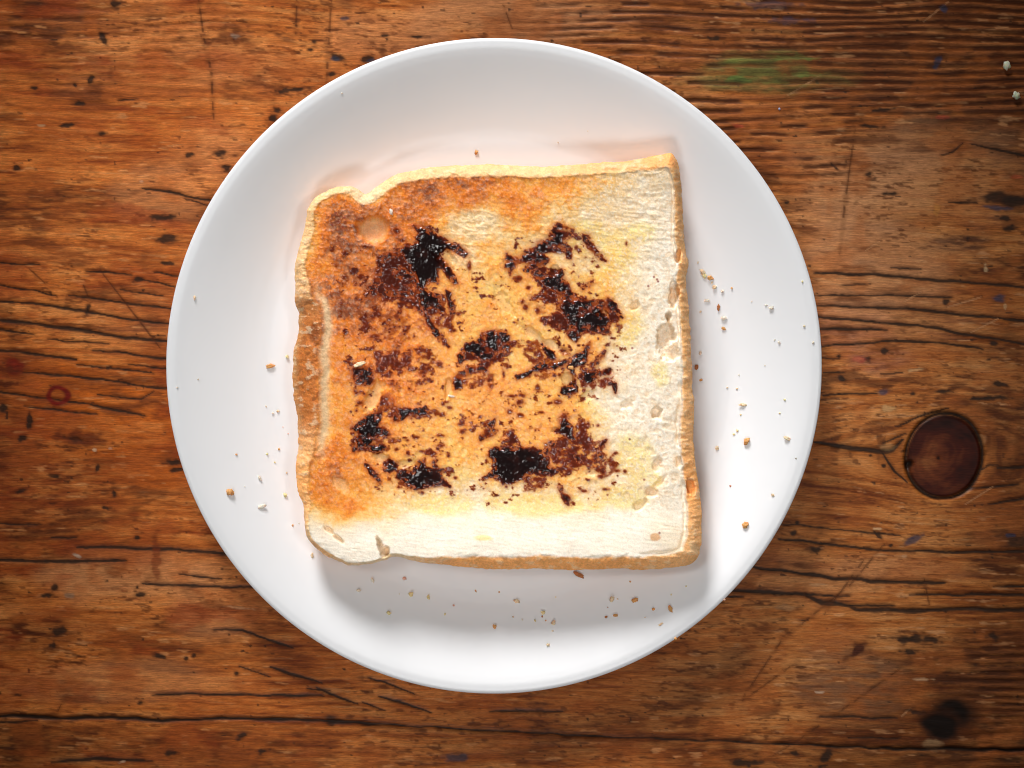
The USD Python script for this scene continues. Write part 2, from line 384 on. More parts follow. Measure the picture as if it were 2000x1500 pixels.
BLUE = np.array((0.030, 0.045, 0.085))
C = crack
for pts, w in [
        ([(0, 512), (40, 516), (77, 518)], 3), ([(167, 532), (210, 533), (257, 538)], 3), ([(277, 547), (310, 553), (343, 560)], 3), ([(300, 532), (350, 538)], 3),
        ([(0, 557), (50, 565), (110, 577)], 3), ([(133, 577), (173, 582), (267, 595), (345, 603)], 4), ([(235, 568), (320, 577)], 2),
        ([(0, 587), (67, 593), (133, 602), (180, 612), (267, 627), (345, 633)], 5), ([(0, 625), (50, 630), (117, 639), (200, 652), (267, 662), (340, 669)], 9),
        ([(0, 643), (67, 652)], 4), ([(93, 662), (213, 673)], 2), ([(0, 685), (67, 692), (117, 697), (150, 702)], 6), ([(180, 683), (267, 693), (345, 703)], 5),
        ([(150, 712), (233, 720), (300, 730)], 3), ([(250, 712), (345, 722)], 2), ([(43, 727), (133, 735), (200, 742), (283, 755), (345, 760)], 4),
        ([(0, 767), (83, 777), (140, 785), (200, 795), (283, 811)], 4), ([(47, 793), (100, 800), (190, 808)], 3), ([(190, 772), (275, 779), (300, 765)], 3),
        ([(150, 1068), (207, 1070), (267, 1072), (333, 1074), (383, 1077), (460, 1081)], 8), ([(0, 1095), (83, 1097), (180, 1096), (247, 1096)], 6),
        ([(277, 1140), (320, 1143), (400, 1145), (520, 1148)], 5), ([(350, 1120), (433, 1130)], 4), ([(0, 1023), (80, 1024)], 2), ([(100, 1050), (150, 1049)], 3),
        ([(417, 1230), (473, 1232), (507, 1245), (573, 1267)], 5), ([(467, 1300), (527, 1322)], 3), ([(527, 1303), (567, 1317), (630, 1335)], 6), ([(617, 1343), (660, 1360), (700, 1376)], 5),
        ([(720, 1325), (750, 1332), (810, 1354)], 5), ([(740, 1360), (795, 1375), (842, 1391)], 5), ([(707, 1372), (752, 1386)], 3), ([(955, 1387), (1100, 1389)], 4), ([(600, 1345), (645, 1350)], 4),
        ([(297, 1357), (343, 1356), (433, 1357), (567, 1358), (633, 1360)], 4), ([(0, 1411), (73, 1407)], 4), ([(100, 1490), (187, 1483), (300, 1488)], 6),
        ([(1520, 1052), (1580, 1058), (1640, 1067), (1740, 1075), (1840, 1078), (2000, 1078)], 5), ([(1460, 1107), (1527, 1115), (1587, 1123), (1633, 1130), (1683, 1132), (1700, 1137), (1773, 1137), (1847, 1137)], 7),
        ([(1425, 1153), (1507, 1157), (1573, 1162), (1607, 1177), (1660, 1183), (1673, 1190), (1790, 1194), (1873, 1190), (2000, 1191)], 10), ([(1573, 1162), (1660, 1165)], 4), ([(1660, 1182), (1747, 1183)], 5),
        ([(1417, 1165), (1453, 1167)], 6), ([(1777, 1161), (2000, 1163)], 5), ([(1940, 1145), (2000, 1145)], 4), ([(1657, 1442), (1760, 1442)], 3),
        ([(1600, 1400), (1753, 1403)], 3), ([(1590, 533), (1717, 537), (1800, 545), (1883, 550), (2000, 563)], 5), ([(1590, 577), (1733, 576), (1860, 580)], 2.5),
        ([(1590, 598), (1717, 600), (1807, 606), (1893, 616), (2000, 626)], 5), ([(1590, 620), (1717, 631), (1793, 635), (1883, 652), (1950, 663), (2000, 673)], 5), ([(1590, 642), (1680, 643), (1733, 644)], 5),
        ([(1590, 677), (1683, 670), (1760, 666), (1840, 671), (1920, 682)], 4.5), ([(1607, 727), (1650, 726)], 3), ([(1720, 730), (1763, 728)], 3), ([(1607, 773), (1713, 767)], 3), ([(1600, 700), (1640, 701)], 2),
        ([(1590, 865), (1650, 873), (1723, 883), (1743, 880), (1763, 860)], 9), ([(1723, 883), (1747, 920), (1773, 943)], 6), ([(1917, 918), (1933, 907), (1950, 908)], 4), ([(1947, 915), (2000, 913)], 6),
        ([(1753, 833), (1800, 812), (1853, 797)], 4), ([(1723, 868), (1770, 847)], 3), ([(1853, 393), (1910, 396)], 5), ([(1897, 282), (1940, 290), (2000, 303)], 5), ([(1837, 303), (1860, 297), (1880, 280)], 3),
        ([(277, 367), (333, 375), (383, 387), (425, 391)], 5.5), ([(360, 388), (405, 400)], 3), ([(230, 195), (270, 194)], 3), ([(1895, 955), (1990, 945)], 4), ([(1930, 985), (2000, 975)], 4),
        ([(1500, 1020), (1600, 1030), (1760, 1046)], 2), ([(1560, 1210), (1580, 1212)], 2), ([(1640, 560), (1700, 555)], 1.5), ([(1740, 523), (1800, 525)], 2)]:
    C(pts, w, seed=int(pts[0][0] * 7 + pts[0][1]) % 97)
# knife lines across the grain
for pts, w, dot in [([(388, 0), (397, 67), (413, 143), (417, 233)], 3.5, 6), ([(580, 0), (578, 67)], 5, 5), ([(647, 0), (638, 160)], 3, 6), ([(57, 525), (88, 553)], 3, 0), ([(197, 530), (313, 680)], 2, 0),
                    ([(1453, 1360), (1527, 1250), (1660, 1143), (1727, 1063)], 1.6, 9), ([(1490, 1487), (1553, 1450), (1673, 1367), (1757, 1307)], 1.8, 9), ([(1610, 1200), (1690, 1090)], 1.5, 9),
                    ([(1670, 253), (1650, 400), (1640, 497)], 2.2, 12), ([(1450, 1370), (1560, 1290)], 1.4, 8), ([(163, 557), (172, 580)], 4, 0), ([(983, 10), (1000, 55)], 2, 6), ([(1805, 1130), (1815, 1180)], 4, 8), ([(120, 1375), (112, 1390)], 3, 0)]:
    crack(pts, w, c=BROWN * 0.7, amt=.7, depth=0.0001, dotted=dot, jit=0.2, seed=5)
for pts in [[(1803, 43), (1853, 3)], [(1537, 187), (1603, 147)], [(1850, 600), (1917, 580)], [(1895, 650), (1950, 622)], [(1885, 985), (1940, 950)], [(1765, 590), (1800, 570)], [(1760, 1400), (1778, 1383)], [(1690, 490), (1720, 470)]]:
    crack(pts, 2.6, c=np.array((0.58, 0.30, 0.13)), amt=.7, depth=0.0001, jit=0.2, seed=3)
for a in [
        (268, 546, 11, 6), (57, 823, 6, 14), (45, 855, 10, 6, -20), (7, 797, 10, 8), (110, 932, 13, 6, 8), (40, 960, 13, 6, -10), (223, 965, 5, 6), (207, 992, 9, 4), (337, 902, 18, 5), (347, 917, 13, 5, -10),
        (190, 913, 4, 7, 20), (172, 603, 5, 12, 20), (327, 513, 15, 4, 8), (88, 1163, 15, 5, -10), (108, 1147, 7, 9, 30), (275, 1162, 12, 5, 6), (268, 1147, 4, 4), (268, 1050, 6, 5), (313, 1282, 16, 5, 15),
        (115, 1233, 14, 9, -30), (103, 1260, 9, 5), (462, 1315, 6, 5), (275, 1372, 6, 4), (333, 1472, 15, 6), (472, 1437, 13, 6, -30), (513, 1468, 11, 5, -15), (37, 1358, 10, 3.5), (647, 1407, 12, 11), (380, 1280, 5, 4), (363, 1287, 4, 4),
        (1590, 1073, 13, 6, 4), (1712, 1043, 17, 4, 42), (1558, 1020, 6, 4), (1550, 1042, 6, 5), (1740, 1065, 4, 3, 20), (1790, 1250, 42, 9), (1777, 1273, 21, 6), (1940, 1243, 14, 8), (1797, 1393, 28, 7, 14), (1830, 1440, 20, 10),
        (1457, 1490, 30, 8), (1553, 1473, 12, 6, 20), (1615, 1475, 26, 8, -60), (1728, 686, 9, 5), (1695, 702, 9, 5), (1638, 696, 5, 4), (1645, 740, 9, 6, 10), (1848, 590, 7, 6), (1940, 670, 9, 6), (1953, 750, 16, 5, 5), (1933, 778, 42, 4.5), (1837, 765, 22, 4),
        (1783, 770, 6, 4), (1697, 340, 9, 6), (1703, 247, 22, 4, 6), (1720, 215, 30, 4, -5), (1737, 379, 15, 4, -4), (1963, 427, 13, 5), (1970, 445, 13, 6), (1633, 328, 13, 3.5, 45), (1960, 388, 46, 12, 4), (1980, 396, 30, 14), (1537, 395, 5, 3),
        (200, 72, 15, 6, 60), (178, 155, 6, 8, 15), (147, 167, 5, 4), (68, 172, 7, 3), (33, 328, 8, 5), (225, 10, 10, 7), (370, 303, 8, 5), (443, 330, 11, 8), (430, 300, 14, 8), (658, 112, 14, 7, 20), (718, 113, 13, 8, -20), (568, 176, 36, 5, -6),
        (613, 81, 6, 4), (607, 98, 6, 4), (532, 233, 11, 8), (817, 72, 20, 3), (751, 69, 7, 3), (540, 215, 10, 7), (650, 145, 8, 5), (320, 425, 24, 7), (325, 465, 26, 9), (200, 262, 10, 4), (130, 245, 14, 4, -10), (155, 202, 12, 4), (1395, 75, 14, 6), (1700, 890, 4, 3), (1726, 910, 4, 3)]:
    spot(*a[:4], ang=a[4] if len(a) > 4 else 0)
spot(1673, 1270, 30, 11, -45, c=np.array((.055, .012, .006)), depth=.0001)
for q_ in ((1850, 1408, 50, 38), (1862, 1400, 40, 34), (1838, 1418, 36, 28)):
    spot(*q_, c=DARK * .22, amt=.95, rag=1.0)
spot(112, 773, 22, 21, c=np.array((.17, .010, .003)), amt=1, ring=1, depth=0, rag=.5)
spot(25, 717, 18, 22, c=np.array((.19, .016, .004)), amt=.95, depth=0)
spot(15, 722, 26, 6, c=RED * .6, amt=.85, depth=0)
spot(10, 750, 24, 6, c=RED * .5, amt=.85, depth=0)
spot(160, 855, 44, 13, 5, c=RED * .6, amt=.75, depth=0)
spot(145, 858, 22, 5, 12, c=BROWN * .5, amt=.85, depth=.0002)
spot(305, 1085, 8, 46, 0, c=RED * .9, amt=.6, depth=0)
for cu, cv, ru, rv, a_ in [(1783, 1055, 22, 7, -25), (1952, 582, 14, 8, 0), (1843, 17, 9, 7, 30), (1830, 123, 7, 15, 25), (1947, 406, 28, 5, 4), (1975, 1045, 12, 4, 0), (890, 1480, 26, 9, 0), (672, 36, 9, 5, 0), (1728, 765, 12, 7, 0), (655, 115, 9, 5, 0), (725, 118, 9, 5, 0)]:
    spot(cu, cv, ru, rv, a_, c=BLUE, amt=.75, rag=.9)
# old paint: green, red, blue and grey
for cu, cv, ru, rv, a_, c, am in [(1510, 134, 150, 46, 0, (.17, .19, .05), .6), (1440, 122, 40, 14, 0, (.20, .24, .05), .8), (1440, 156, 26, 8, 0, (.10, .22, .05), .8), (1490, 140, 44, 26, 0, (.12, .15, .035), .62), (1545, 112, 44, 8, 0, (.13, .21, .045), .75), (1570, 145, 30, 7, 0, (.13, .19, .04), .75), (1520, 160, 30, 6, 0, (.15, .18, .04), .6),
                                  (1837, 230, 19, 4, 0, (.50, .08, .04), .6), (1440, 246, 13, 4, 0, (.55, .09, .04), .7), (1678, 702, 22, 7, 0, (.50, .08, .05), .5), (1985, 345, 14, 5, 0, (.45, .08, .03), .6), (1500, 10, 60, 8, 0, (.06, .045, .06), .6), (1540, 40, 44, 7, 0, (.06, .045, .07), .6),
                                  (460, 70, 9, 5, 0, (.30, .26, .23), .6), (135, 1163, 8, 5, 0, (.24, .2, .16), .6), (1733, 872, 18, 7, 0, (.62, .40, .17), .3), (1735, 797, 14, 6, 0, (.66, .40, .16), .7), (1790, 722, 18, 4, -10, (.70, .45, .2), .6), (1925, 525, 4, 9, 0, (.7, .5, .25), .6), (1963, 600, 3, 8, 0, (.7, .5, .25), .5),
                                  (1710, 1033, 12, 3, 0, (.72, .45, .22), .8), (1766, 1086, 9, 4, 0, (.66, .40, .2), .6), (1600, 1142, 20, 3, 0, (.6, .36, .17), .6), (1535, 1187, 22, 8, 15, (.5, .27, .12), .55), (1820, 1455, 30, 10, 10, (.36, .22, .10), .6), (1830, 410, 6, 12, 10, (.58, .26, .05), .5), (150, 1085, 9, 3, 25, (.5, .45, .4), .7),
                                  (185, 879, 5, 3, -20, (.7, .55, .4), .8), (214, 876, 4, 2, 0, (.7, .5, .4), .7), (276, 354, 5, 2.5, 0, (.75, .5, .35), .7), (80, 245, 9, 2, 0, (.7, .5, .3), .7), (160, 1255, 24, 4, 5, (.6, .33, .15), .55), (240, 1488, 8, 3, -15, (.6, .5, .4), .7), (465, 1187, 28, 2.5, 5, (.66, .40, .22), .6), (1800, 1327, 22, 2.5, 0, (.6, .38, .2), .6), (1600, 1352, 8, 2, 0, (.62, .45, .3), .7)]:
    spot(cu, cv, ru, rv, a_, c=np.array(c), amt=am, depth=0, rag=1.3, brk=1 if c[1] > c[0] else 0)

# the seam between the two planks
SEAM = np.array([(-1900, 1398), (0, 1398), (60, 1398), (117, 1403), (187, 1402), (247, 1403), (317, 1407), (400, 1404), (520, 1405), (640, 1408), (900, 1424), (1200, 1440), (1500, 1452), (1733, 1463), (2000, 1465), (3900, 1470)], float)
seam_v = np.interp(U, SEAM[:, 0], SEAM[:, 1]) + 3.5 * (vn(U / 24, U * 0 + 9, 3) - 0.5)
ds = np.abs(V - seam_v)
wseam = (1.6 + 2.8 * vn(U / 30, U * 0, 2)) * (1 - 0.55 * sm(U, 660, 800) * (1 - sm(U, 1600, 1740)))
ms = 1 - sm(ds, wseam * .6, wseam * 1.3 + 1)
base = lerp(base, BROWN, (1 - sm(ds, 2, 12)) * .5)
base = lerp(base, DARK * .6, ms * .95)
H -= 0.0006 * ms

# the knot: a dark red-brown plug with its own ring of shrinkage round it
au, av = U - KU, V - KV
ka = np.arctan2(av, au)
kr = np.hypot(au / 77.0, av / 81.0) + 0.03 * np.sin(2 * ka + 1) + 0.025 * (fb(np.cos(ka) * 2 + 5, np.sin(ka) * 2 + 5, 4, 2) - 0.5)
inside = kr < 1.0
rings = 0.5 + 0.5 * np.sin(kr * 34 + 9 * fb(U / 34, V / 30, 3, 3))
kcol = ramp(0.5 * fb(U / 50, V / 34, 14, 3) + 0.32 * np.exp(-(((U - 1820) / 34) ** 2 + ((V - 885) / 40) ** 2)) + 0.04 * rings, [(0.15, (0.020, 0.004, 0.002)), (0.32, (0.060, 0.009, 0.003)), (0.48, (0.15, 0.036, 0.009)), (0.62, (0.26, 0.085, 0.022))])
kw = 1 - sm(kr, 0.94, 0.985)
base = lerp(base, kcol, kw)
H = np.where(kr < 0.97, -0.0001 - 0.000012 * rings, H)
gap = 1.25 * np.exp(-((kr - 1.0) / (0.026 + .03 * vn(ka * 1.3 + 9, ka * 0, 3))) ** 2)
base = lerp(base, DARK * .5, np.clip(gap, 0, 1) * .95)
H -= 0.0009 * np.clip(gap, 0, 1)
spot(1777, 908, 8, 13, 15, c=DARK * .5, depth=.0012, rag=.6)
spot(1833, 895, 3.5, 3.5, c=DARK * .4, depth=.0004, rag=.2)
gloss = np.where(inside, 0.42, gloss)

X, Y = px(U, V, 0.0)
nr, nc = U.shape
H = ndimage.gaussian_filter(H, 0.9)
tv = np.stack([X, Y, H], -1)
# edges of the board go down 32 mm
ring_i = [(0, slice(None)), (-1, slice(None)), (slice(None), 0), (slice(None), -1)]
tf = grid_quads(nr, nc)
tv = tv.reshape(-1, 3)
tn = vnormals(tv, tf)
cu_ = (U[:-1, :-1] + U[1:, 1:]) / 2
cv_ = (V[:-1, :-1] + V[1:, 1:]) / 2
kcell = (kr[:-1, :-1] + kr[1:, 1:]) / 2 < 1.0
low = cv_ > np.interp(cu_, SEAM[:, 0], SEAM[:, 1])
rightward = sm(U + .35 * (750 - V), 700, 1500)[..., None]
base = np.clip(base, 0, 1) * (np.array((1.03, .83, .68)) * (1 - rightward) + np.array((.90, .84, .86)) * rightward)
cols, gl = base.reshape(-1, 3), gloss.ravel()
table = UsdGeom.Xform.Define(stage, '/World/wooden_table').GetPrim()
tag(table, label='old scratched orange brown wooden table top under the white plate', category='table')
for nm, sel, lab in [('plank', ~low & ~kcell, 'wide cracked plank with a dark knot'), ('plank', low, 'darker plank along the near edge'), ('knot', kcell, 'round dark red brown knot')]:
    a = submesh(tv, tf, sel.ravel(), tn, cols, gl)
    tag(add_mesh(nm, '/World/wooden_table', a[0], a[1], wood_mat, a[2], a[3], a[4]), label=lab)
bx0, bx1, by0, by1 = X.min(), X.max(), Y.min(), Y.max()
bd = trimesh.creation.box(bounds=[(bx0, by0, -0.034), (bx1, by1, -0.004)])
add_mesh('underside', '/World/wooden_table', np.array(bd.vertices), np.array(bd.faces), wood_mat, None, np.tile((.3, .12, .04), (len(bd.vertices), 1)), np.full(len(bd.vertices), .5))

# ------------------------------------------------------------------ plate
PX, PY = px(965.0, 714.5, 0.0118)
PR, PK = 0.1005, 1.012
prof_top = PchipInterpolator([0, .060, .0690, .0722, .0760, .0820, .0880, .0925, .0950, .0967, .0980, .0988, .0992, .0993],
                             [.0045, .0045, .0046, .00505, .0062, .0083, .0104, .0119, .0126, .0129, .0129, .0127, .0124, .0119])


def plate_z(x, y):
    return float(prof_top(min(math.hypot(x - PX, y - PY) / PK, .0992)))


r_top = np.concatenate([np.linspace(0, .064, 18), np.linspace(.0655, .0965, 60), np.linspace(.097, .0993, 24)])
z_top = prof_top(r_top)
under = [(.0991, .0111), (.0980, .0106), (.0950, .0094), (.0890, .0070), (.0820, .0042), (.0750, .0022), (.0680, .0012), (.0645, .0009), (.0635, .00035), (.0620, .00025), (.0605, .0008), (.0590, .0018), (.03, .0020), (0, .0020)]
prof = np.vstack([np.stack([r_top, z_top], 1), under])
NS = 320
ang = np.linspace(0, 2 * np.pi, NS, endpoint=False)
pv = np.stack([PX + PK * prof[:, :1] * np.cos(ang), PY + PK * prof[:, :1] * np.sin(ang), np.repeat(prof[:, 1:], NS, 1)], -1)
k = len(prof)
idx = np.arange(k * NS).reshape(k, NS)
nx = np.roll(idx, -1, 1)
pf = np.stack([idx[:-1], idx[1:], nx[1:], nx[:-1]], -1).reshape(-1, 4)
pv = pv.reshape(-1, 3)
pn = vnormals(pv, pf)
pn[:NS] = (0, 0, 1)
pn[-NS:] = (0, 0, -1)
p = add_mesh('dinner_plate', '/World', pv, pf, plate_mat, pn)
tag(p, label='round plain white plate lying on the wooden table', category='plate')

# ------------------------------------------------------------------ toast
OUT = {
    'top': [(605, 393), (610, 386), (634, 371), (657, 362), (681, 361), (698, 368), (713, 376), (728, 366), (745, 355), (775, 336), (804, 330), (833, 324), (892, 320), (951, 318), (1019, 321), (1063, 323), (1092, 321), (1130, 319), (1177, 315), (1209, 314), (1253, 308), (1283, 302), (1311, 298)],
    'right': [(1311, 298), (1318, 305), (1327, 327), (1330, 350), (1333, 380), (1335, 427), (1340, 490), (1346, 515), (1341, 544), (1346, 603), (1350, 661), (1352, 714), (1353, 753), (1357, 797), (1355, 850), (1358, 890), (1366, 949), (1371, 993), (1371, 1052), (1367, 1080), (1360, 1094)],
    'bottom': [(605, 1062), (616, 1073), (632, 1085), (651, 1094), (684, 1106), (716, 1103), (751, 1095), (772, 1088), (792, 1093), (819, 1099), (863, 1104), (921, 1110), (980, 1113), (1048, 1111), (1121, 1114), (1165, 1113), (1209, 1111), (1253, 1113), (1312, 1109), (1348, 1102), (1360, 1094)],
    'left': [(605, 393), (597, 409), (594, 432), (585, 468), (576, 497), (572, 530), (572, 560), (571, 590), (579, 612), (578, 641), (570, 680), (567, 700), (566, 730), (569, 773), (576, 823), (577, 850), (578, 876), (574, 905), (575, 935), (580, 964), (590, 992), (592, 1020), (594, 1042), (605, 1062)]}
NG = 640


def edge(name, n):
    p = np.array(OUT[name], float)
    L = np.concatenate([[0], np.cumsum(np.hypot(*np.diff(p, axis=0).T))])
    t = np.linspace(0, L[-1], n)
    q = np.stack([PchipInterpolator(L, p[:, 0])(t), PchipInterpolator(L, p[:, 1])(t)], -1)
    j = (fb(t / 9, t * 0 + hash(name) % 1 + len(name) * 3.1, 5, 3) - 0.5) * 3.6 * np.minimum(1, np.minimum(t, L[-1] - t) / 20)
    d = np.gradient(q, axis=0)
    nrm = np.stack([d[:, 1], -d[:, 0]], -1) / np.hypot(d[:, 0], d[:, 1])[:, None]
    return q + nrm * j[:, None]


ET, EB, EL_, ER = edge('top', NG), edge('bottom', NG), edge('left', NG), edge('right', NG)
s_, t_ = np.meshgrid(np.linspace(0, 1, NG), np.linspace(0, 1, NG))     # t rows (top->bottom), s columns
c00, c10, c01, c11 = ET[0], ET[-1], EB[0], EB[-1]
Q = ((1 - t_)[..., None] * ET[None] + t_[..., None] * EB[None] + (1 - s_)[..., None] * EL_[:, None] + s_[..., None] * ER[:, None]
     - ((1 - s_) * (1 - t_))[..., None] * c00 - (s_ * (1 - t_))[..., None] * c10 - ((1 - s_) * t_)[..., None] * c01 - (s_ * t_)[..., None] * c11)
qu, qv = Q[..., 0], Q[..., 1]
loop = np.vstack([ET, ER[1:], EB[::-1][1:], EL_[::-1][1:-1]])
D, near = cKDTree(loop).query(Q.reshape(-1, 2))
D = D.reshape(NG, NG)

# crust band: (u, v, width, sharpness of the groove behind it, colour)
CREAM, TAN, OR, BRN, WHT = (0.90, 0.63, 0.37), (0.88, 0.54, 0.28), (0.90, 0.46, 0.18), (0.55, 0.19, 0.045), (0.88, 0.80, 0.64)
CR = [(640, 366, 15, 0, CREAM), (681, 361, 16, 0, CREAM), (713, 376, 22, 0, WHT), (745, 355, 22, 0, CREAM), (800, 330, 24, .2, CREAM), (900, 320, 26, .4, CREAM), (1050, 323, 25, .5, CREAM), (1130, 319, 25, .4, TAN), (1200, 315, 25, .3, TAN), (1300, 300, 30, .2, OR), (1320, 310, 24, .2, OR),
      (1331, 360, 16, .1, TAN), (1340, 500, 20, .2, TAN), (1347, 600, 20, .2, TAN), (1352, 700, 20, .2, TAN), (1356, 850, 28, .2, TAN), (1366, 950, 28, .2, OR), (1371, 1040, 30, .1, TAN), (1362, 1092, 36, .1, TAN),
      (1312, 1109, 28, 0, TAN), (1209, 1111, 26, 0, OR), (1100, 1113, 28, 0, OR), (960, 1112, 26, 0, OR), (880, 1106, 20, 0, OR), (820, 1099, 13, 0, TAN), (785, 1092, 9, 0, WHT), (716, 1103, 7, 0, WHT), (670, 1102, 7, 0, CREAM), (640, 1090, 10, 0, TAN), (605, 1060, 10, 0, TAN),
      (592, 1020, 9, 0, CREAM), (582, 970, 20, 0, OR), (574, 920, 28, .2, OR), (578, 876, 34, .8, TAN), (576, 823, 42, 1, BRN), (569, 773, 50, 1, BRN), (566, 720, 52, 1, BRN), (576, 650, 48, 1, BRN), (574, 600, 44, .9, BRN), (571, 560, 32, .5, CREAM), (574, 510, 22, .2, CREAM), (586, 460, 20, 0, CREAM), (598, 410, 16, 0, CREAM)]
cp = np.array([c[:4] for c in CR], float)
cc = np.array([c[4] for c in CR])
lw = 1 / (((loop[:, None, :] - cp[None, :, :2]) ** 2).sum(-1) + 60) ** 1.6
lw /= lw.sum(1, keepdims=True)
loopW, loopG, loopC = lw @ cp[:, 2], lw @ cp[:, 3], lw @ cc
loopC = ndimage.gaussian_filter1d(loopC, 22, axis=0, mode='wrap')
CC = loopC[near].reshape(NG, NG, 3)
W_ = loopW[near].reshape(NG, NG)
G_ = loopG[near].reshape(NG, NG)
CC = loopC[near].reshape(NG, NG, 3)
W_ = ndimage.gaussian_filter(W_, 5) * (0.9 + 0.25 * fb(qu / 22, qv / 22, 2, 3))
G_ = ndimage.gaussian_filter(G_, 5)
x_ = np.clip(D / W_, 0, 3)
is_crust = x_ < 1

MM = 0.001
g1 = fb(qu / 7, qv / 7, 1, 3, .6)
g2 = fb(qu / 3.4, qv / 3.4, 4, 2, .6)
g3 = fb(qu / 40, qv / 40, 6, 3)

# how toasted the face is: 0 white crumb .. 1 dark brown
TP = [(620, 400, .50), (660, 420, .92), (640, 440, .68), (700, 400, .66), (760, 400, .74), (840, 385, .78), (920, 388, .74), (1000, 390, .66), (1060, 385, .58), (1120, 375, .42), (1180, 360, .30), (1250, 345, .22), (1300, 330, .16), (720, 378, .30), (800, 355, .66), (900, 350, .62), (1000, 352, .55),
      (610, 470, .44), (650, 500, .78), (700, 520, .86), (760, 500, .72), (690, 600, .90), (660, 600, .80), (720, 660, .84), (800, 620, .86), (850, 600, .78), (780, 560, .84), (900, 600, .60), (940, 560, .46), (880, 440, .44), (940, 430, .30), (930, 480, .52), (980, 520, .50), (1000, 440, .52), (1080, 420, .34), (1140, 430, .24), (1100, 500, .46), (1160, 500, .30), (1220, 470, .26), (1220, 560, .22), (1260, 420, .14), (1300, 500, .04), (1280, 600, .03), (1240, 650, .16), (1210, 700, .20), (1190, 620, .52), (1100, 600, .60), (1040, 560, .56),
      (1000, 620, .56), (950, 640, .56), (1040, 660, .44), (650, 700, .64), (680, 800, .66), (650, 850, .64), (690, 740, .70), (760, 720, .74), (830, 720, .66), (900, 720, .60), (860, 790, .58), (800, 800, .68), (960, 760, .66), (1040, 760, .58), (1100, 720, .50), (1160, 700, .48), (1160, 780, .22), (1210, 760, .14), (1280, 760, .02), (1290, 880, .03), (1240, 860, .06), (1200, 860, .14), (1120, 820, .58), (1060, 820, .60), (1160, 880, .56), (1190, 920, .40), (1240, 930, .16), (1220, 900, .20),
      (620, 900, .76), (660, 920, .74), (700, 960, .70), (640, 960, .72), (610, 960, .70), (700, 1000, .68), (640, 1005, .70), (740, 985, .50), (780, 1000, .26), (700, 1035, .12), (620, 1035, .10), (660, 1060, .03), (760, 930, .58), (850, 900, .56), (800, 860, .58), (900, 850, .54), (900, 920, .42), (850, 960, .36), (950, 960, .34), (1000, 960, .40), (1060, 950, .46), (1120, 960, .36), (1180, 970, .26), (900, 1000, .12), (1000, 1000, .10), (1100, 1000, .12), (1200, 1010, .06), (820, 1040, .02), (950, 1050, .0), (1100, 1060, .0), (1250, 1050, .02), (1320, 1000, .04), (1320, 700, .02), (1320, 400, .10), (1320, 1070, .12)]
tp = np.array(TP)
tp[:, 2] = np.where(tp[:, 2] > .72, .72 + (tp[:, 2] - .72) * .5, tp[:, 2])
rb = RBFInterpolator(tp[:, :2] / 100, tp[:, 2], kernel='linear', smoothing=0.02)
gu, gv = np.meshgrid(np.linspace(550, 1390, 85), np.linspace(280, 1130, 85), indexing='ij')
tg = rb(np.stack([gu.ravel(), gv.ravel()], -1) / 100).reshape(85, 85)
TL = ndimage.map_coordinates(tg, [(qu - 550) / 10, (qv - 280) / 10], order=1, mode='nearest')
toast_zone = sm(TL, 0.12, 0.5)

# surface relief (metres) ---------------------------------------------------------------
Hh = np.zeros((NG, NG))
Hh += (g3 - .5) * 0.7 * MM
streak = fb((qu + 0.25 * qv) / 26, (qv - 0.12 * qu) / 3.6, 7, 3, .6)
flat_zone = sm(qv, 950, 1030)
# open crumb of the untoasted side: cells of three sizes
rng = np.random.default_rng(3)


def cells(spacing, rad, seed, keep=1.0, squash=1.0):
    r = np.random.default_rng(seed)
    a, b = np.meshgrid(np.arange(540, 1400, spacing), np.arange(280, 1140, spacing))
    q = np.stack([a.ravel(), b.ravel()], -1) + r.uniform(-.5, .5, (a.size, 2)) * spacing * 1.1
    q = q[r.random(len(q)) < keep]
    rr = rad * r.uniform(.55, 1.35, len(q))
    t = cKDTree(q * (1, 1 / squash))
    d, i = t.query(np.stack([qu.ravel(), qv.ravel() / squash], -1))
    x = d / rr[i]
    return (np.clip(1 - x * x, 0, 1)).reshape(NG, NG)


pA, pB, pC = cells(7.4, 4.4, 1), cells(14, 6.5, 2, .5), cells(34, 9, 3, .3)
crumbz = 1 - 0.75 * toast_zone
open_z = np.clip(crumbz * (1 - .80 * flat_zone), 0, 1) * (x_ > 1)
lum = 1.0 + 0 * qu
pores = 0.55 * pA + 0.9 * pB + 1.3 * pC
Hh -= pores * MM * 0.17 * open_z
Hh -= (0.10 * pA + .15 * pB) * MM * toast_zone * (.35 + .65 * sm(g3, .4, .6))
Hh += ((g1 - .5) * (0.05 + .18 * toast_zone) + (g2 - .5) * 0.15) * MM * (1 - .6 * flat_zone)
Hh += (streak - .5) * MM * (0.10 * flat_zone + .28 * sm(qv, 340, 440) * (1 - sm(qv, 440, 560)) + .12)
pl = cells(17, 5.5, 8, .5, .38)
Hh -= pl * MM * .18 * flat_zone * sm(g3, .45, .6)
# dish of the face, raised rim behind the top and left crust, groove behind the left crust
Hh += 0.9 * MM * (1 - sm(D, 30, 190)) * (1 - sm(qv, 700, 1000)) - 0.4 * MM
Hh -= 0.4 * MM * G_ * np.exp(-((D - W_ - 18) / 12.0) ** 2)
Hh += 0.2 * MM * G_ * np.exp(-((D - W_ * 0.72) / (W_ * .35)) ** 2)
# the lower edge droops
Hh += 2.6 * MM * sm(qv, 960, 1090) * (.35 + .65 * sm(qu, 600, 760)) * (1 - .5 * sm(qu, 1230, 1340))
Hh += 2.0 * MM * sm(qu, 1230, 1320) * sm(qv, 400, 300)

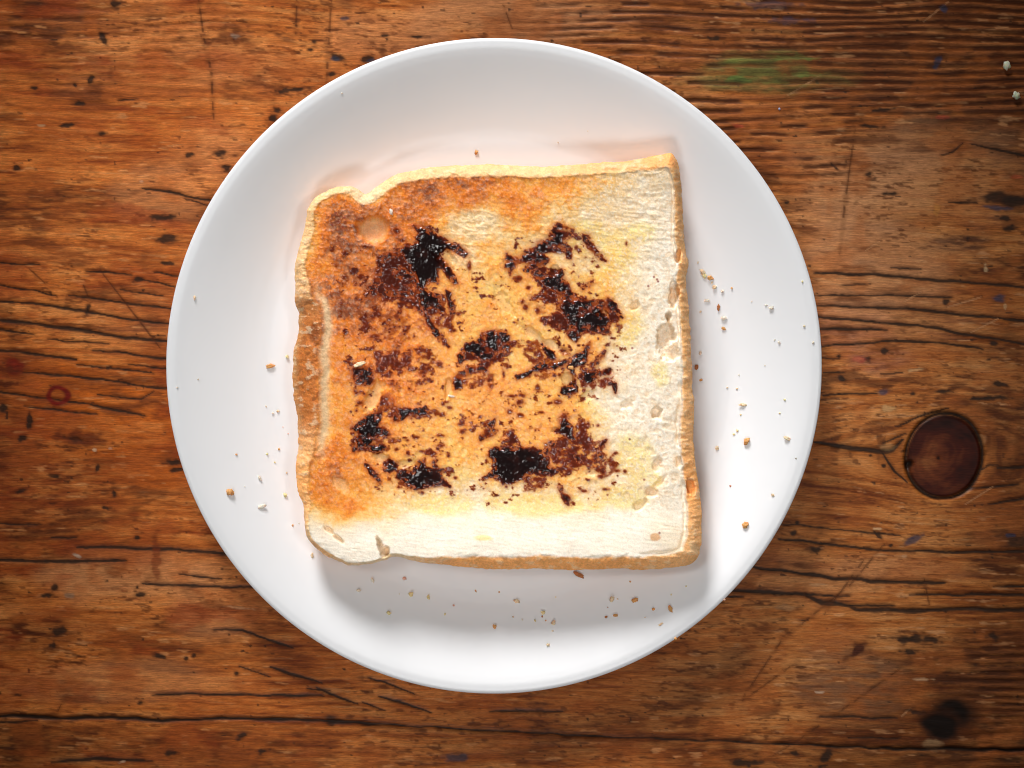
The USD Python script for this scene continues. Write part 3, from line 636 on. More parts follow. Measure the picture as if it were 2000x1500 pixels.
holes = [  # u, v, ru, rv, angle, depth mm, shade of the pit floor
    (728, 447, 36, 29, -15, 3.0, (.80, .56, .38)), (1300, 655, 19, 40, 12, 4.2, (.74, .53, .28)), (1312, 690, 14, 18, 0, 2.6, (.80, .62, .45)), (1315, 580, 11, 26, 8, 4.0, (.66, .42, .17)), (1283, 805, 13, 17, -10, 3.4, (.72, .50, .24)), (1276, 962, 16, 10, 5, 2.6, (.76, .50, .28)), (1250, 986, 15, 10, -20, 2.4, (.70, .55, .25)),
    (1350, 955, 9, 20, -12, 3.2, (.62, .26, .05)), (1224, 790, 17, 9, -25, 1.8, (.72, .62, .44)), (1241, 595, 10, 11, 0, 2.0, (.70, .56, .34)), (1109, 742, 14, 15, 20, 2.4, (.78, .56, .26)), (1085, 525, 11, 9, 30, 2.4, (.72, .46, .18)), (1176, 612, 9, 7, 0, 2.0, (.78, .50, .24)), (727, 778, 15, 38, 28, 2.2, (.78, .55, .30)), (876, 757, 7, 24, 5, 2.2, (.72, .50, .26)),
    (745, 900, 22, 12, 20, 1.8, (.76, .52, .30)), (660, 945, 14, 22, -40, 1.3, (.80, .52, .26)), (867, 498, 18, 28, -40, 1.8, (.70, .50, .20)), (1283, 910, 9, 13, 20, 2.4, (.70, .50, .28)), (1290, 940, 7, 20, 40, 1.8, (.72, .56, .36)), (1325, 905, 6, 16, -8, 2.2, (.70, .48, .24)),
    (1325, 500, 5, 16, 5, 2.2, (.66, .40, .14)), (1311, 560, 5, 15, 10, 1.6, (.7, .5, .24)), (985, 592, 16, 40, -38, 1.5, (.80, .52, .22)), (1040, 652, 44, 11, 34, 2.2, (.76, .56, .34)), (1085, 676, 30, 8, 30, 1.6, (.84, .68, .48)), (1085, 840, 9, 7, 0, 1.4, (.78, .5, .2)), (1155, 925, 12, 8, 0, 1.6, (.84, .68, .42)), (1060, 900, 12, 7, 0, 1.2, (.8, .5, .2)),
    (752, 1078, 9, 13, 20, 3.0, (.78, .52, .22)), (742, 1064, 6, 18, -18, 2.2, (.86, .78, .60)), (790, 905, 20, 10, 0, 1.3, (.80, .55, .22)), (1190, 725, 10, 8, 0, 1.6, (.8, .66, .5)), (1150, 770, 16, 10, -30, 1.5, (.76, .62, .42)), (660, 1052, 18, 6, 38, 1.6, (.84, .66, .42)), (640, 1035, 14, 5, 38, 1.4, (.84, .62, .38))]
PITC = np.zeros((NG, NG, 3))
PITM = np.zeros((NG, NG))
hole_w = fb(qu / 15, qv / 15, 12, 3, .6)
for cu, cv, ru, rv, an, dep, colr in holes:
    colr = np.array(colr) * (1.06, .92, .84)
    a = math.radians(an)
    du_, dv_ = qu - cu, qv - cv
    d = np.hypot((du_ * math.cos(a) + dv_ * math.sin(a)) / ru, (-du_ * math.sin(a) + dv_ * math.cos(a)) / rv) + (1.2 if dep < 2.9 or cu > 1200 else .3) * (hole_w - .5)
    m = 1 - sm(d, 0.55, 1.1)
    smooth_floor = m * sm(D, 2, 8)
    Hh = Hh * (1 - .8 * smooth_floor) - dep * (.85 if cu > 1190 else .8) * MM * smooth_floor * (1 - .25 * np.clip(1 - d, 0, 1))
    PITC = PITC * (1 - m)[..., None] + np.array(colr) * m[..., None]
    PITM = np.maximum(PITM, m)

# torn crumb where the knife dragged
torn = 1 - sm(np.hypot((qu - 925) / 62, (qv - 438) / 38) + .9 * (hole_w - .5), .45, 1.05)
torn = np.maximum(torn, .8 * (1 - sm(np.hypot((qu - 905) / 40, (qv - 500) / 30) + .9 * (hole_w - .5), .4, 1.0)))
torn_h = fb((qu + .6 * qv) / 13, (qv - .5 * qu) / 8, 14, 3, .6)
Hh += torn * (torn_h - .55) * 0.9 * MM
# edge round-over
drop = (2.0 + 2.6 * G_) * MM
roundo = np.clip(1 - x_, 0, 1)
flake = fb(qu / 15, qv / 9, 9, 4, .6)
brown_side_h = 1 - sm(np.abs(CC[..., 0] - .55), .05, .25)
Hh = np.where(x_ < 1, Hh * (.4 + .6 * sm(x_, 0, 1)), Hh) - drop * roundo ** 2.0
Hh += (flake - .5) * (1.0 - .5 * brown_side_h) * MM * np.clip(x_ * 2.5, 0.15, 1) * (1 - sm(x_, .85, 1.5))
gapm = .6 * np.exp(-((x_ - 1.12) / .10) ** 2) * sm(fb(qu / 60, qv / 60, 3, 2), .42, .58) * sm(qu, 1230, 1290)
Hh -= gapm * 1.5 * MM

# colour of the face -------------------------------------------------------------------
Tt = TL + 0.26 * (fb(qu / 22, qv / 17, 2, 4, .6) - .5) * sm(TL, .02, .2) + 0.22 * (g1 - .5) * sm(TL, .05, .3) + 0.16 * (g3 - .5)
Tt += .035 * toast_zone
Tt += toast_zone * np.clip(Hh / MM, -1.2, 1.2) * 0.15
face = ramp(Tt, [(0.0, (0.90, 0.81, 0.68)), (0.12, (0.90, 0.76, 0.575)), (0.26, (0.88, 0.64, 0.36)), (0.40, (0.88, 0.53, 0.19)), (0.54, (0.88, 0.36, 0.055)), (0.66, (0.82, 0.255, 0.020)), (0.78, (0.70, 0.165, 0.008)), (0.90, (0.30, 0.062, 0.010)), (1.02, (0.13, 0.026, 0.008))])
# melted butter soaked in
BU = [(1190, 500, 70, 60), (1140, 470, 60, 50), (1225, 640, 40, 46), (1160, 560, 50, 50), (1240, 895, 46, 60), (1210, 970, 60, 30), (1050, 985, 150, 26), (860, 985, 90, 26), (960, 700, 190, 170), (850, 870, 120, 90), (1030, 880, 140, 90), (900, 560, 60, 60), (1000, 560, 70, 80), (1290, 730, 22, 30), (1090, 800, 90, 60), (1250, 455, 40, 26), (945, 1050, 20, 6), (1280, 940, 20, 20)]
BM = np.zeros((NG, NG))
for cu, cv, ru, rv in BU:
    BM = np.maximum(BM, 1 - sm(np.hypot((qu - cu) / ru, (qv - cv) / rv) + .7 * (fb(qu / 26, qv / 22, 4, 3) - .5), .5, 1.1))
face = face * (1 - BM[..., None] * np.array([0.0, .07, .46]) * (.5 + .5 * (Tt < .55))[..., None])
face = lerp(face, (0.86, 0.47, 0.14), BM * np.clip(toast_zone, 0, 1) * .25 * (Tt > .3) * (Tt < .75))
face = lerp(face, ramp(torn_h, [(.3, (.80, .52, .24)), (.5, (.88, .70, .44)), (.7, (.90, .62, .32))]), torn * .75)
# small toasted tips on the white side, tiny brown specks
tips = sm(g1, .62, .76) * sm(fb(qu / 45, qv / 45, 8, 2), .45, .62) * (1 - toast_zone)
face = lerp(face, (0.72, 0.40, 0.15), tips * .40 * (1 - .6 * flat_zone))
pore_t = np.clip(.55 * sm(pA, .25, .8) + .75 * sm(pB, .2, .7) + .7 * sm(pC, .2, .7), 0, 1) * open_z
face = lerp(face, (.80, .58, .36), pore_t * (.36 + .56 * fb(qu / 30, qv / 30, 2, 2)))  # pore floors tinted darker, partly standing in for shade in the pits
face = lerp(face, (.94, .87, .76), sm(g2, .58, .72) * open_z * .45)
face = lerp(face, PITC * .9 + .1 * np.array((.9, .7, .4)), PITM * np.where(qu > 1190, .16, .40) * (x_ > .9))
spk = cKDTree(np.array([(1277, 541), (1285, 550), (1266, 559), (1283, 546), (1235, 680), (1258, 937), (1230, 858), (1287, 1040), (660, 432), (648, 438), (672, 424), (668, 442), (655, 415)]))
sd = spk.query(np.stack([qu.ravel(), qv.ravel()], -1))[0].reshape(NG, NG)
face = lerp(face, (.22, .02, .01), (1 - sm(sd, 1.5, 3.2)) * .85)
dk = sm(fb(qu / 9, qv / 9, 15, 2), .60, .74) * (1 - sm(np.hypot((qu - 660) / 30, (qv - 430) / 30), .5, 1.1))
face = lerp(face, (.16, .03, .008), dk * .85)
toasted_spot = 1 - sm(np.hypot((qu - 1278) / 12, (qv - 1048) / 9) + .8 * (hole_w - .5), .6, 1.1)
face = lerp(face, (.72, .36, .14), toasted_spot * .8)

# crust colour
n_cr = fb(qu / 12, qv / 12, 10, 4, .6)
crust = CC * np.array((1.04, .90, .72)) * (0.80 + .40 * n_cr)[..., None]
brown_side = 1 - sm(np.abs(CC[..., 0] - .55), .05, .2)
crust = lerp(crust, (.24, .075, .018), brown_side * sm(n_cr, .52, .66) * .6)
crust = lerp(crust, (.20, .05, .012), (1 - sm(np.hypot((qu - 611) / 13, (qv - 650) / 20), .6, 1.2)) * .75)
crust = lerp(crust, (.74, .42, .16), sm(1 - x_, .66, 1.0) * brown_side * .45)
crust = lerp(crust, (.90, .70, .45), sm(flake, .56, .68) * .4)
pale = G_ * np.exp(-((D - W_ - 13) / 8.5) ** 2) * sm(qv, 520, 600) * sm(qv, 920, 850)
face = lerp(face, (.76, .54, .31), np.clip(pale * 1.2, 0, 1) * .85)
tm = sm(x_, .82, 1.08)
allc = crust * (1 - tm)[..., None] + face * tm[..., None]
pitlow = PITM * (x_ <= 1)
allc = lerp(allc, PITC, pitlow * .45)

# thickness of the dark spread: traced patches, in zoomed coordinates (origin, scale, points)
z1, z2, z3, z4, z5, z6 = (680, 420, 260 / 1500), (960, 420, 280 / 1500), (860, 620, .19), (670, 670, .125), (670, 760, .14), (920, 780, .16)


def tr(z, pts):
    return [(z[0] + x * z[2], z[1] + y * z[2]) for x, y in pts]


THICK = [
    ('black_star', 1.05, [tr(z1, [(730, 110), (830, 120), (950, 190), (1040, 240), (1150, 290), (1260, 350), (1340, 420), (1310, 460), (1200, 400), (1110, 370), (1040, 410), (1010, 470), (1060, 480), (1110, 540), (1160, 620), (1230, 760), (1190, 780), (1110, 660), (1040, 570), (1010, 620), (1010, 760), (960, 740), (880, 760), (850, 830), (930, 870), (1040, 900), (1060, 1040), (1090, 1090), (1000, 1060), (900, 1010), (880, 1100), (960, 1250), (1040, 1350), (1130, 1480), (1080, 1450), (960, 1330), (880, 1180), (810, 1060), (800, 950), (740, 700), (690, 560), (600, 420), (540, 400), (640, 360), (740, 330), (760, 250), (790, 200)]),
                         tr(z1, [(1100, 840), (1150, 870), (1170, 960), (1200, 1100), (1160, 1120), (1130, 1000)])]),
    ('left_knobs', .5, [tr(z1, [(230, 800), (300, 790), (310, 850), (400, 860), (420, 920), (250, 900)]), tr(z1, [(300, 600), (360, 590), (340, 780), (290, 760)]), tr(z1, [(420, 850), (560, 870), (720, 860), (700, 910), (560, 900), (420, 930)]), tr(z1, [(560, 600), (700, 640), (760, 700), (620, 720), (530, 690)]), tr(z1, [(430, 430), (560, 410), (560, 450), (460, 480), (380, 520), (340, 500)])]),
    ('upper_right', .60, [tr(z2, [(690, 90), (760, 110), (860, 150), (850, 220), (760, 270), (840, 360), (830, 450), (790, 440), (780, 380), (690, 380), (600, 370), (520, 400), (600, 460), (560, 520), (440, 560), (380, 600), (340, 570), (370, 500), (280, 490), (220, 560), (200, 620), (180, 580), (140, 540), (160, 400), (230, 440), (300, 430), (350, 370), (480, 330), (480, 280), (600, 250), (620, 170)])]),
    ('mid_right', .66, [tr(z2, [(740, 820), (860, 850), (950, 900), (1100, 900), (1130, 990), (1230, 1100), (1230, 1230), (1150, 1230), (1000, 1190), (940, 1240), (880, 1330), (800, 1260), (820, 1120), (780, 1080), (720, 950)]), tr(z2, [(480, 560), (560, 640), (680, 640), (740, 560), (760, 660), (800, 720), (860, 840), (700, 840), (640, 760), (560, 740), (440, 610)]), tr(z2, [(1220, 870), (1300, 930), (1370, 1080), (1290, 990), (1200, 1000), (1140, 950)])]),
    ('streak', .5, [tr(z2, [(950, 200), (1020, 210), (1060, 310), (1130, 400), (1200, 480), (1150, 470), (1060, 390), (1000, 330), (970, 270)])]),
    ('small_streak', .4, [tr(z2, [(940, 750), (1060, 690), (1020, 750), (960, 775)])]),
    ('centre', .72, [tr(z3, [(430, 150), (530, 130), (640, 140), (710, 190), (700, 240), (640, 270), (730, 290), (660, 330), (560, 380), (520, 430), (400, 420), (330, 360), (240, 330), (260, 270), (360, 250), (420, 200)]), tr(z3, [(180, 390), (240, 330), (240, 440), (200, 470)]), tr(z3, [(220, 560), (340, 510), (450, 510), (480, 550), (330, 570), (220, 620), (210, 720), (150, 740), (140, 620)])]),
    ('ridge', .78, [tr(z3, [(1040, 270), (1100, 310), (1170, 360), (1200, 440), (1250, 450), (1320, 430), (1400, 380), (1480, 350), (1530, 260), (1540, 320), (1500, 390), (1510, 450), (1480, 480), (1380, 500), (1370, 560), (1400, 600), (1390, 680), (1410, 760), (1350, 810), (1240, 770), (1260, 720), (1330, 700), (1370, 640), (1360, 580), (1300, 500), (1200, 510), (1060, 560), (960, 540), (900, 600), (790, 630), (780, 600), (900, 560), (1050, 450), (1120, 400), (1060, 330)]), tr(z3, [(1480, 560), (1620, 560), (1740, 530), (1760, 580), (1640, 600), (1540, 690), (1490, 690)]), tr(z3, [(1600, 440), (1690, 340), (1680, 400), (1610, 480)]), tr(z3, [(1240, 340), (1290, 335), (1340, 390), (1290, 380)]), tr(z3, [(1700, 690), (1760, 650), (1800, 680), (1800, 770), (1770, 690)])]),
    ('lower_left', .82, [tr(z5, [(540, 110), (620, 90), (690, 140), (700, 230), (780, 270), (900, 290), (1050, 280), (1140, 250), (1190, 300), (1150, 350), (1000, 340), (880, 380), (780, 440), (700, 450), (700, 380), (760, 320), (680, 240), (560, 230), (530, 330), (500, 480), (450, 540), (560, 540), (660, 640), (600, 660), (480, 670), (400, 720), (320, 790), (220, 800), (150, 870), (120, 870), (160, 760), (220, 670), (190, 600), (110, 560), (200, 480), (300, 410), (370, 360), (480, 330)]), tr(z5, [(340, 800), (450, 790), (560, 780), (600, 830), (480, 880), (380, 850)])]),
    ('bottom_left', 1.05, [tr(z5, [(760, 1150), (850, 1120), (960, 1150), (1040, 1010), (1130, 980), (1150, 1090), (1280, 1120), (1390, 1130), (1360, 1220), (1420, 1280), (1500, 1370), (1400, 1340), (1250, 1360), (1050, 1400), (900, 1380), (870, 1300), (740, 1240)]), tr(z5, [(560, 1040), (640, 970), (750, 1060), (730, 1130), (640, 1180), (560, 1130)]), tr(z5, [(300, 1050), (350, 1060), (400, 1140), (480, 1200), (520, 1310), (420, 1240), (340, 1140)]), tr(z5, [(1240, 1040), (1270, 985), (1310, 990), (1270, 1040), (1300, 1090), (1250, 1100)])]),
    ('left_square', .55, [tr(z4, [(150, 400), (290, 400), (400, 390), (460, 470), (440, 600), (400, 640), (200, 640), (150, 560)])]),
    ('left_streak', .4, [tr(z4, [(170, 740), (300, 760), (320, 800), (200, 790)])]),
    ('bottom_right', 1.0, [tr(z6, [(300, 580), (450, 580), (600, 600), (760, 590), (860, 630), (880, 700), (960, 700), (950, 800), (1060, 880), (980, 940), (860, 920), (740, 900), (640, 960), (500, 1030), (380, 1040), (350, 980), (270, 950), (140, 970), (210, 910), (270, 850), (260, 730), (210, 690), (230, 630)]), tr(z6, [(880, 640), (960, 520), (1040, 520), (960, 620), (920, 690)])]),
    ('triangle', .6, [tr(z6, [(1120, 180), (1160, 180), (1180, 270), (1240, 330), (1240, 440), (1280, 500), (1200, 480), (1130, 420), (1030, 390), (1090, 330), (1080, 230)])]),
    ('chip', .5, [tr(z6, [(110, 440), (170, 380), (270, 350), (320, 390), (270, 440), (120, 500)]), tr(z6, [(210, 290), (290, 240), (270, 340), (210, 350)])]),
    ('right_tail', .5, [tr(z6, [(1580, 560), (1640, 490), (1660, 500), (1620, 580), (1580, 640), (1620, 660), (1600, 740), (1480, 740), (1540, 640)]), tr(z6, [(1270, 690), (1330, 690), (1340, 740), (1290, 750)])]),
    ('low_streak', .5, [tr(z6, [(1060, 1060), (1100, 1060), (1130, 1150), (1210, 1180), (1200, 1290), (1160, 1270), (1110, 1180)])]),
]
DOTS = [(z1, 1240, 1110, 30, 26), (z1, 540, 170, 42, 50), (z1, 1365, 570, 22, 68), (z1, 270, 1140, 36, 40), (z1, 540, 1135, 34, 34), (z1, 1190, 1300, 22, 20), (z1, 1150, 1235, 20, 20), (z1, 290, 1360, 60, 30), (z1, 600, 280, 34, 22), (z1, 660, 330, 40, 20),
        (z2, 355, 965, 30, 28), (z2, 320, 900, 28, 24), (z2, 280, 660, 70, 28), (z2, 885, 340, 22, 26), (z2, 1320, 1160, 34, 18), (z2, 480, 1000, 30, 28), (z2, 1410, 300, 12, 22), (z2, 390, 760, 24, 22), (z2, 450, 870, 40, 24),
        (z3, 740, 810, 50, 16), (z3, 845, 800, 40, 20), (z3, 820, 870, 40, 26), (z3, 1210, 870, 40, 30), (z3, 690, 500, 16, 40), (z3, 650, 590, 12, 40), (z3, 520, 700, 30, 30), (z3, 1000, 720, 30, 30), (z3, 1225, 590, 20, 16), (z3, 110, 110, 24, 44), (z3, 40, 250, 24, 44),
        (z4, 1260, 450, 80, 50), (z4, 1330, 390, 44, 40), (z4, 240, 940, 44, 28), (z4, 1300, 120, 60, 40), (z4, 1200, 80, 30, 30), (z4, 200, 1060, 24, 24), (z4, 700, 480, 50, 36), (z4, 850, 330, 60, 40), (z4, 700, 300, 60, 40), (z4, 940, 250, 50, 20), (z4, 1380, 600, 30, 24), (z4, 1030, 400, 24, 44), (z4, 760, 590, 40, 20), (z4, 1520, 330, 34, 40), (z4, 1330, 560, 30, 20),
        (z5, 1480, 260, 44, 26), (z5, 1640, 490, 60, 20), (z5, 1660, 600, 46, 34), (z5, 900, 890, 34, 36), (z5, 1100, 870, 40, 18), (z5, 1260, 900, 50, 24), (z5, 1020, 680, 54, 26), (z5, 1350, 650, 64, 20), (z5, 1360, 790, 60, 26), (z5, 1560, 1240, 34, 18), (z5, 740, 840, 34, 28), (z5, 890, 715, 30, 16), (z5, 770, 1370, 24, 26), (z5, 1470, 930, 26, 30), (z5, 690, 720, 30, 36), (z5, 1390, 200, 24, 30), (z5, 1380, 350, 40, 16), (z5, 1270, 300, 60, 24), (z5, 130, 620, 22, 22), (z5, 1430, 180, 36, 14), (z5, 1100, 1450, 24, 18),
        (z6, 600, 190, 46, 34), (z6, 590, 40, 40, 34), (z6, 1060, 40, 48, 30), (z6, 470, 150, 40, 30), (z6, 1380, 1120, 54, 18), (z6, 840, 1060, 50, 24), (z6, 1780, 870, 44, 20), (z6, 1880, 880, 24, 22), (z6, 1590, 940, 40, 26), (z6, 430, 1070, 18, 14), (z6, 110, 220, 24, 26), (z6, 860, 160, 44, 14), (z6, 1640, 1100, 40, 14), (z6, 1760, 660, 40, 18), (z6, 1550, 320, 20, 18), (z6, 1430, 300, 20, 26)]
SCAT = [(.82, tr(z1, [(300, 430), (560, 410), (750, 400), (820, 700), (840, 950), (1050, 1060), (950, 1150), (800, 1130), (560, 960), (400, 960), (280, 900), (290, 640)])),
        (.36, tr(z1, [(0, 560), (290, 560), (300, 900), (820, 1000), (1180, 1150), (1160, 1330), (1000, 1300), (820, 1420), (500, 1480), (200, 1440), (60, 1100)])),
        (.34, tr(z1, [(820, 100), (1000, 150), (1040, 250), (900, 230)])), (.5, tr(z1, [(900, 950), (1120, 850), (1240, 1000), (1180, 1280), (1000, 1280), (900, 1100)])),
        (.80, tr(z2, [(360, 480), (700, 560), (780, 600), (760, 660), (860, 800), (1000, 850), (1100, 880), (1220, 870), (1280, 900), (1380, 1080), (1250, 1150), (1280, 1310), (1150, 1240), (950, 1250), (880, 1330), (780, 1260), (620, 1180), (490, 1120), (500, 1050), (700, 1000), (600, 950), (400, 880), (500, 800), (430, 650)])),
        (.30, tr(z2, [(850, 170), (960, 190), (1200, 500), (1050, 700), (950, 850), (830, 700), (780, 500), (860, 400)])), (.34, tr(z2, [(240, 860), (560, 900), (700, 1180), (880, 1340), (1300, 1300), (1350, 1420), (1150, 1400), (420, 1100)])), (.25, tr(z2, [(80, 320), (400, 230), (480, 340), (150, 420)])),
        (.80, tr(z3, [(220, 330), (560, 250), (820, 220), (780, 300), (700, 430), (560, 470), (480, 540), (330, 560), (220, 600), (160, 560), (300, 500), (360, 450), (200, 470)])), (.5, tr(z3, [(760, 200), (1000, 210), (1100, 420), (960, 520), (780, 320)])),
        (.84, tr(z3, [(1440, 430), (1560, 440), (1690, 330), (1680, 400), (1600, 480), (1660, 540), (1760, 530), (1760, 580), (1620, 620), (1560, 700), (1480, 720), (1420, 640), (1420, 500)])), (.5, tr(z3, [(1400, 560), (1780, 600), (1830, 700), (1640, 740), (1440, 760)])), (.45, tr(z3, [(900, 560), (1240, 530), (1240, 600), (1060, 660), (820, 640)])), (.42, tr(z3, [(130, 640), (480, 540), (580, 560), (560, 740), (460, 740), (160, 760)])),
        (.62, tr(z4, [(430, 100), (1080, 60), (1080, 440), (740, 560), (470, 480)])), (.40, tr(z4, [(1100, 40), (1380, 60), (1580, 280), (1560, 380), (1360, 620), (1200, 500), (1100, 300)])), (.36, tr(z4, [(620, 560), (1300, 540), (1260, 780), (820, 820), (700, 700)])), (.36, tr(z4, [(60, 620), (330, 700), (340, 980), (180, 1080)])),
        (.55, tr(z5, [(560, 230), (1180, 280), (1430, 300), (1420, 400), (1200, 420), (880, 460), (560, 420)])), (.45, tr(z5, [(420, 640), (720, 640), (760, 860), (560, 900), (180, 900), (120, 840), (90, 600), (180, 600)])), (.22, tr(z5, [(700, 480), (1680, 480), (1760, 800), (1520, 1100), (1200, 960), (760, 820)])), (.45, tr(z5, [(560, 1120), (880, 1240), (1060, 1420), (780, 1420), (600, 1300)])), (.35, tr(z5, [(1380, 1120), (1500, 920), (1560, 1160), (1480, 1300)])),
        (.75, tr(z6, [(300, 480), (420, 360), (500, 350), (570, 460), (640, 560), (860, 620), (400, 600)])), (.62, tr(z6, [(880, 520), (1000, 500), (1150, 440), (1260, 330), (1300, 150), (1420, 260), (1480, 420), (1500, 500), (1620, 500), (1660, 500), (1640, 680), (1700, 660), (1700, 800), (1720, 860), (1600, 860), (1300, 900), (1150, 960), (1030, 880), (960, 700), (900, 640)])),
        (.45, tr(z6, [(1480, 640), (1800, 650), (1760, 720), (1820, 830), (1720, 950), (1560, 1000), (1480, 860)])), (.42, tr(z6, [(600, 900), (980, 900), (900, 1040), (760, 1180), (620, 1160)])), (.22, tr(z6, [(0, 0), (1200, 0), (1100, 480), (500, 340), (60, 400)])), (.34, tr(z6, [(640, 300), (920, 280), (900, 400), (680, 420)])), (.30, tr(z6, [(1260, 1060), (1480, 1080), (1780, 1060), (1760, 1200), (1400, 1160)])), (.25, tr(z6, [(980, 160), (1300, 120), (1500, 300), (1500, 480), (1280, 460)])),
        (.14, [(640, 480), (900, 470), (960, 560), (1010, 450), (1210, 600), (1230, 740), (1130, 800), (1230, 930), (1160, 990), (950, 990), (850, 970), (690, 960), (670, 700)])]

pts2 = np.stack([qu.ravel(), qv.ravel()], -1)


def sdist(poly):
    """signed distance (positive inside) on the toast grid, only near the polygon"""
    P = Polygon(poly).buffer(0)
    a = np.array(poly)
    lo, hi = a.min(0) - 14, a.max(0) + 14
    near_ = np.nonzero((pts2[:, 0] > lo[0]) & (pts2[:, 0] < hi[0]) & (pts2[:, 1] > lo[1]) & (pts2[:, 1] < hi[1]))[0]
    g = shapely.points(pts2[near_])
    d = shapely.distance(P.boundary, g)
    return near_, np.where(shapely.contains(P, g), d, -d)


edge_n = (fb(qu / 7, qv / 7, 11, 3, .6).ravel() - .5) * 9.0
core_n = fb(qu / 16, qv / 16, 5, 3).ravel()
grain_n = (fb(qu / 9.5, qv / 7.5, 13, 3, .62)).ravel()
mth = np.zeros(NG * NG)            # thickness in mm
own = np.full(NG * NG, -1)
stain = np.zeros(NG * NG)
for kk, (nm, amt, polys) in enumerate(THICK):
    for pl_ in polys:
        ii, d = sdist(pl_)
        dd = d + edge_n[ii] * .8 + 2.4
        body = (.22 + 1.25 * sm(core_n[ii], .22, .56)) if amt < .92 else (.45 + .8 * core_n[ii])
        t = amt * np.clip(1 - np.exp(-np.clip(dd, 0, None) / 5.0), 0, 1) * body
        holes_ = sm(grain_n[ii], .52, .66) * (1 - sm(d, 6, 18 if amt < .92 else 9))
        t = t * (1 - .9 * holes_)
        b = t > mth[ii]
        mth[ii[b]] = t[b]
        own[ii[b & (t > 0.02)]] = kk
        stain[ii] = np.maximum(stain[ii], .8 * sm(d, -13, 1))
cover = np.zeros(NG * NG)
for cov, pl_ in SCAT:
    ii, d = sdist(pl_)
    c_ = cov * sm(d + edge_n[ii] * .8, -6, 9)
    cover[ii] = np.maximum(cover[ii], c_)
tops = np.clip(Hh.ravel() / MM, -1, 1) * .05
lvl = grain_n * .62 + fb(qu / 21, qv / 17, 9, 2).ravel() * .38 + tops
srt = np.sort(lvl)
thr = srt[np.clip(((1 - np.clip(cover * 1.0, 0, .97)) * (len(srt) - 1)).astype(int), 0, len(srt) - 1)]
sc = np.clip((lvl - thr) / .13, 0, 1) * (cover > .03)
ts = 0.30 * sc * (.35 + 1.0 * core_n)
film_ = .36 * sm(cover, .22, .78) * sm(core_n * .35 + grain_n * .65 + .10 * sm(cover, .7, .84), .35, .62)
ts = np.maximum(ts, film_)
b = (ts > mth) & (own < 0)
mth[b] = ts[b]
own[b] = -2
for z, x0, y0, rx, ry in DOTS:
    cu, cv = z[0] + x0 * z[2], z[1] + y0 * z[2]
    rx, ry = rx * z[2] + .8, ry * z[2] + .8
    ii = np.nonzero((np.abs(pts2[:, 0] - cu) < rx * 2 + 4) & (np.abs(pts2[:, 1] - cv) < ry * 2 + 4))[0]
    d = np.hypot((pts2[ii, 0] - cu) / rx, (pts2[ii, 1] - cv) / ry) + edge_n[ii] * .10
    t = .28 * np.clip(1 - d, 0, 1)
    b = t > mth[ii]
    mth[ii[b]] = t[b]
    own[ii[b & (own[ii] < 0)]] = -2
    stain[ii] = np.maximum(stain[ii], .55 * (1 - sm(d, .9, 2.2)))
stain = np.maximum(stain, np.clip(cover * 1.25, 0, 1) * (.35 + .65 * sm(lvl - thr, -.16, .03)))
mth = mth.reshape(NG, NG)
own = own.reshape(NG, NG)
stain = stain.reshape(NG, NG)
allc = lerp(allc, allc * np.array((.60, .22, .08)), np.clip(stain, 0, 1) ** 1.2 * .95 * tm)

# roughness: buttered parts shine
rough = 0.62 - 0.22 * BM - 0.18 * stain

# heights and world positions of the whole slice -------------------------------------------
ZREF = 0.0195
QX, QY = px(qu, qv, ZREF)


def zbot(x, y, inset=0):
    return None


def corner(u, v):
    x, y = px(u, v, 0.012)
    return plate_z(x, y) + 0.0002


b00, b10, b01, b11 = corner(612, 400), corner(1306, 306), corner(625, 1070), corner(1352, 1085)
sag = (s_ * (1 - s_) + t_ * (1 - t_)) * 2
ZB = b00 * (1 - s_) * (1 - t_) + b10 * s_ * (1 - t_) + b01 * (1 - s_) * t_ + b11 * s_ * t_ - 0.0009 * sag
THK = 0.0118
Z = ZB + THK + Hh
tvx = np.stack([QX, QY, Z], -1).reshape(-1, 3)
tq = grid_quads(NG, NG)
# side wall rows below the outline
ii = np.arange(NG * NG).reshape(NG, NG)
bl = np.concatenate([ii[0, :], ii[1:, -1], ii[-1, -2::-1], ii[-2:0:-1, 0]])
cx, cy = QX.mean(), QY.mean()
bp = tvx[bl]
bzb = ZB.ravel()[bl]
lc = allc.reshape(-1, 3)[bl]
kk_ = np.arange(len(bl))
rows, rcols = [], []
inward = np.stack([cx - bp[:, 0], cy - bp[:, 1]], -1)
inward /= np.linalg.norm(inward, axis=1, keepdims=True)
for f_, ins in [(.2, -.0002), (.45, .0001), (.7, .0006), (.9, .0014), (1.0, .0028)]:
    nz = bp[:, 2] * (1 - f_) + bzb * f_
    w_ = ((vn(kk_ / 9.0, kk_ * 0 + f_ * 30, 4) - .5) * .0008)
    rows.append(np.stack([bp[:, 0] + inward[:, 0] * (ins + w_ * .6), bp[:, 1] + inward[:, 1] * (ins + w_ * .6), nz], -1))
    rcols.append(lerp(lc, (.96, .37, .07), np.full(len(lc), min(1, .35 + f_ * .7))) * (.9 + .2 * vn(kk_ / 6.0, kk_ * 0 + f_ * 17, 6))[:, None])
last = rows[-1]
for sc_ in (.6, .02):
    rows.append(np.stack([cx + (last[:, 0] - cx) * sc_, cy + (last[:, 1] - cy) * sc_, last[:, 2] - .0002], -1))
    rcols.append(np.tile((.85, .36, .09), (len(bl), 1)))
nb = len(bl)
allv = np.vstack([tvx] + rows)
wallc = np.vstack([allc.reshape(-1, 3)] + rcols)
wq, prev = [], bl
for r in range(len(rows)):
    cur = NG * NG + r * nb + np.arange(nb)
    wq.append(np.stack([prev, np.roll(prev, -1), np.roll(cur, -1), cur], -1))
    prev = cur
wq = np.vstack(wq)
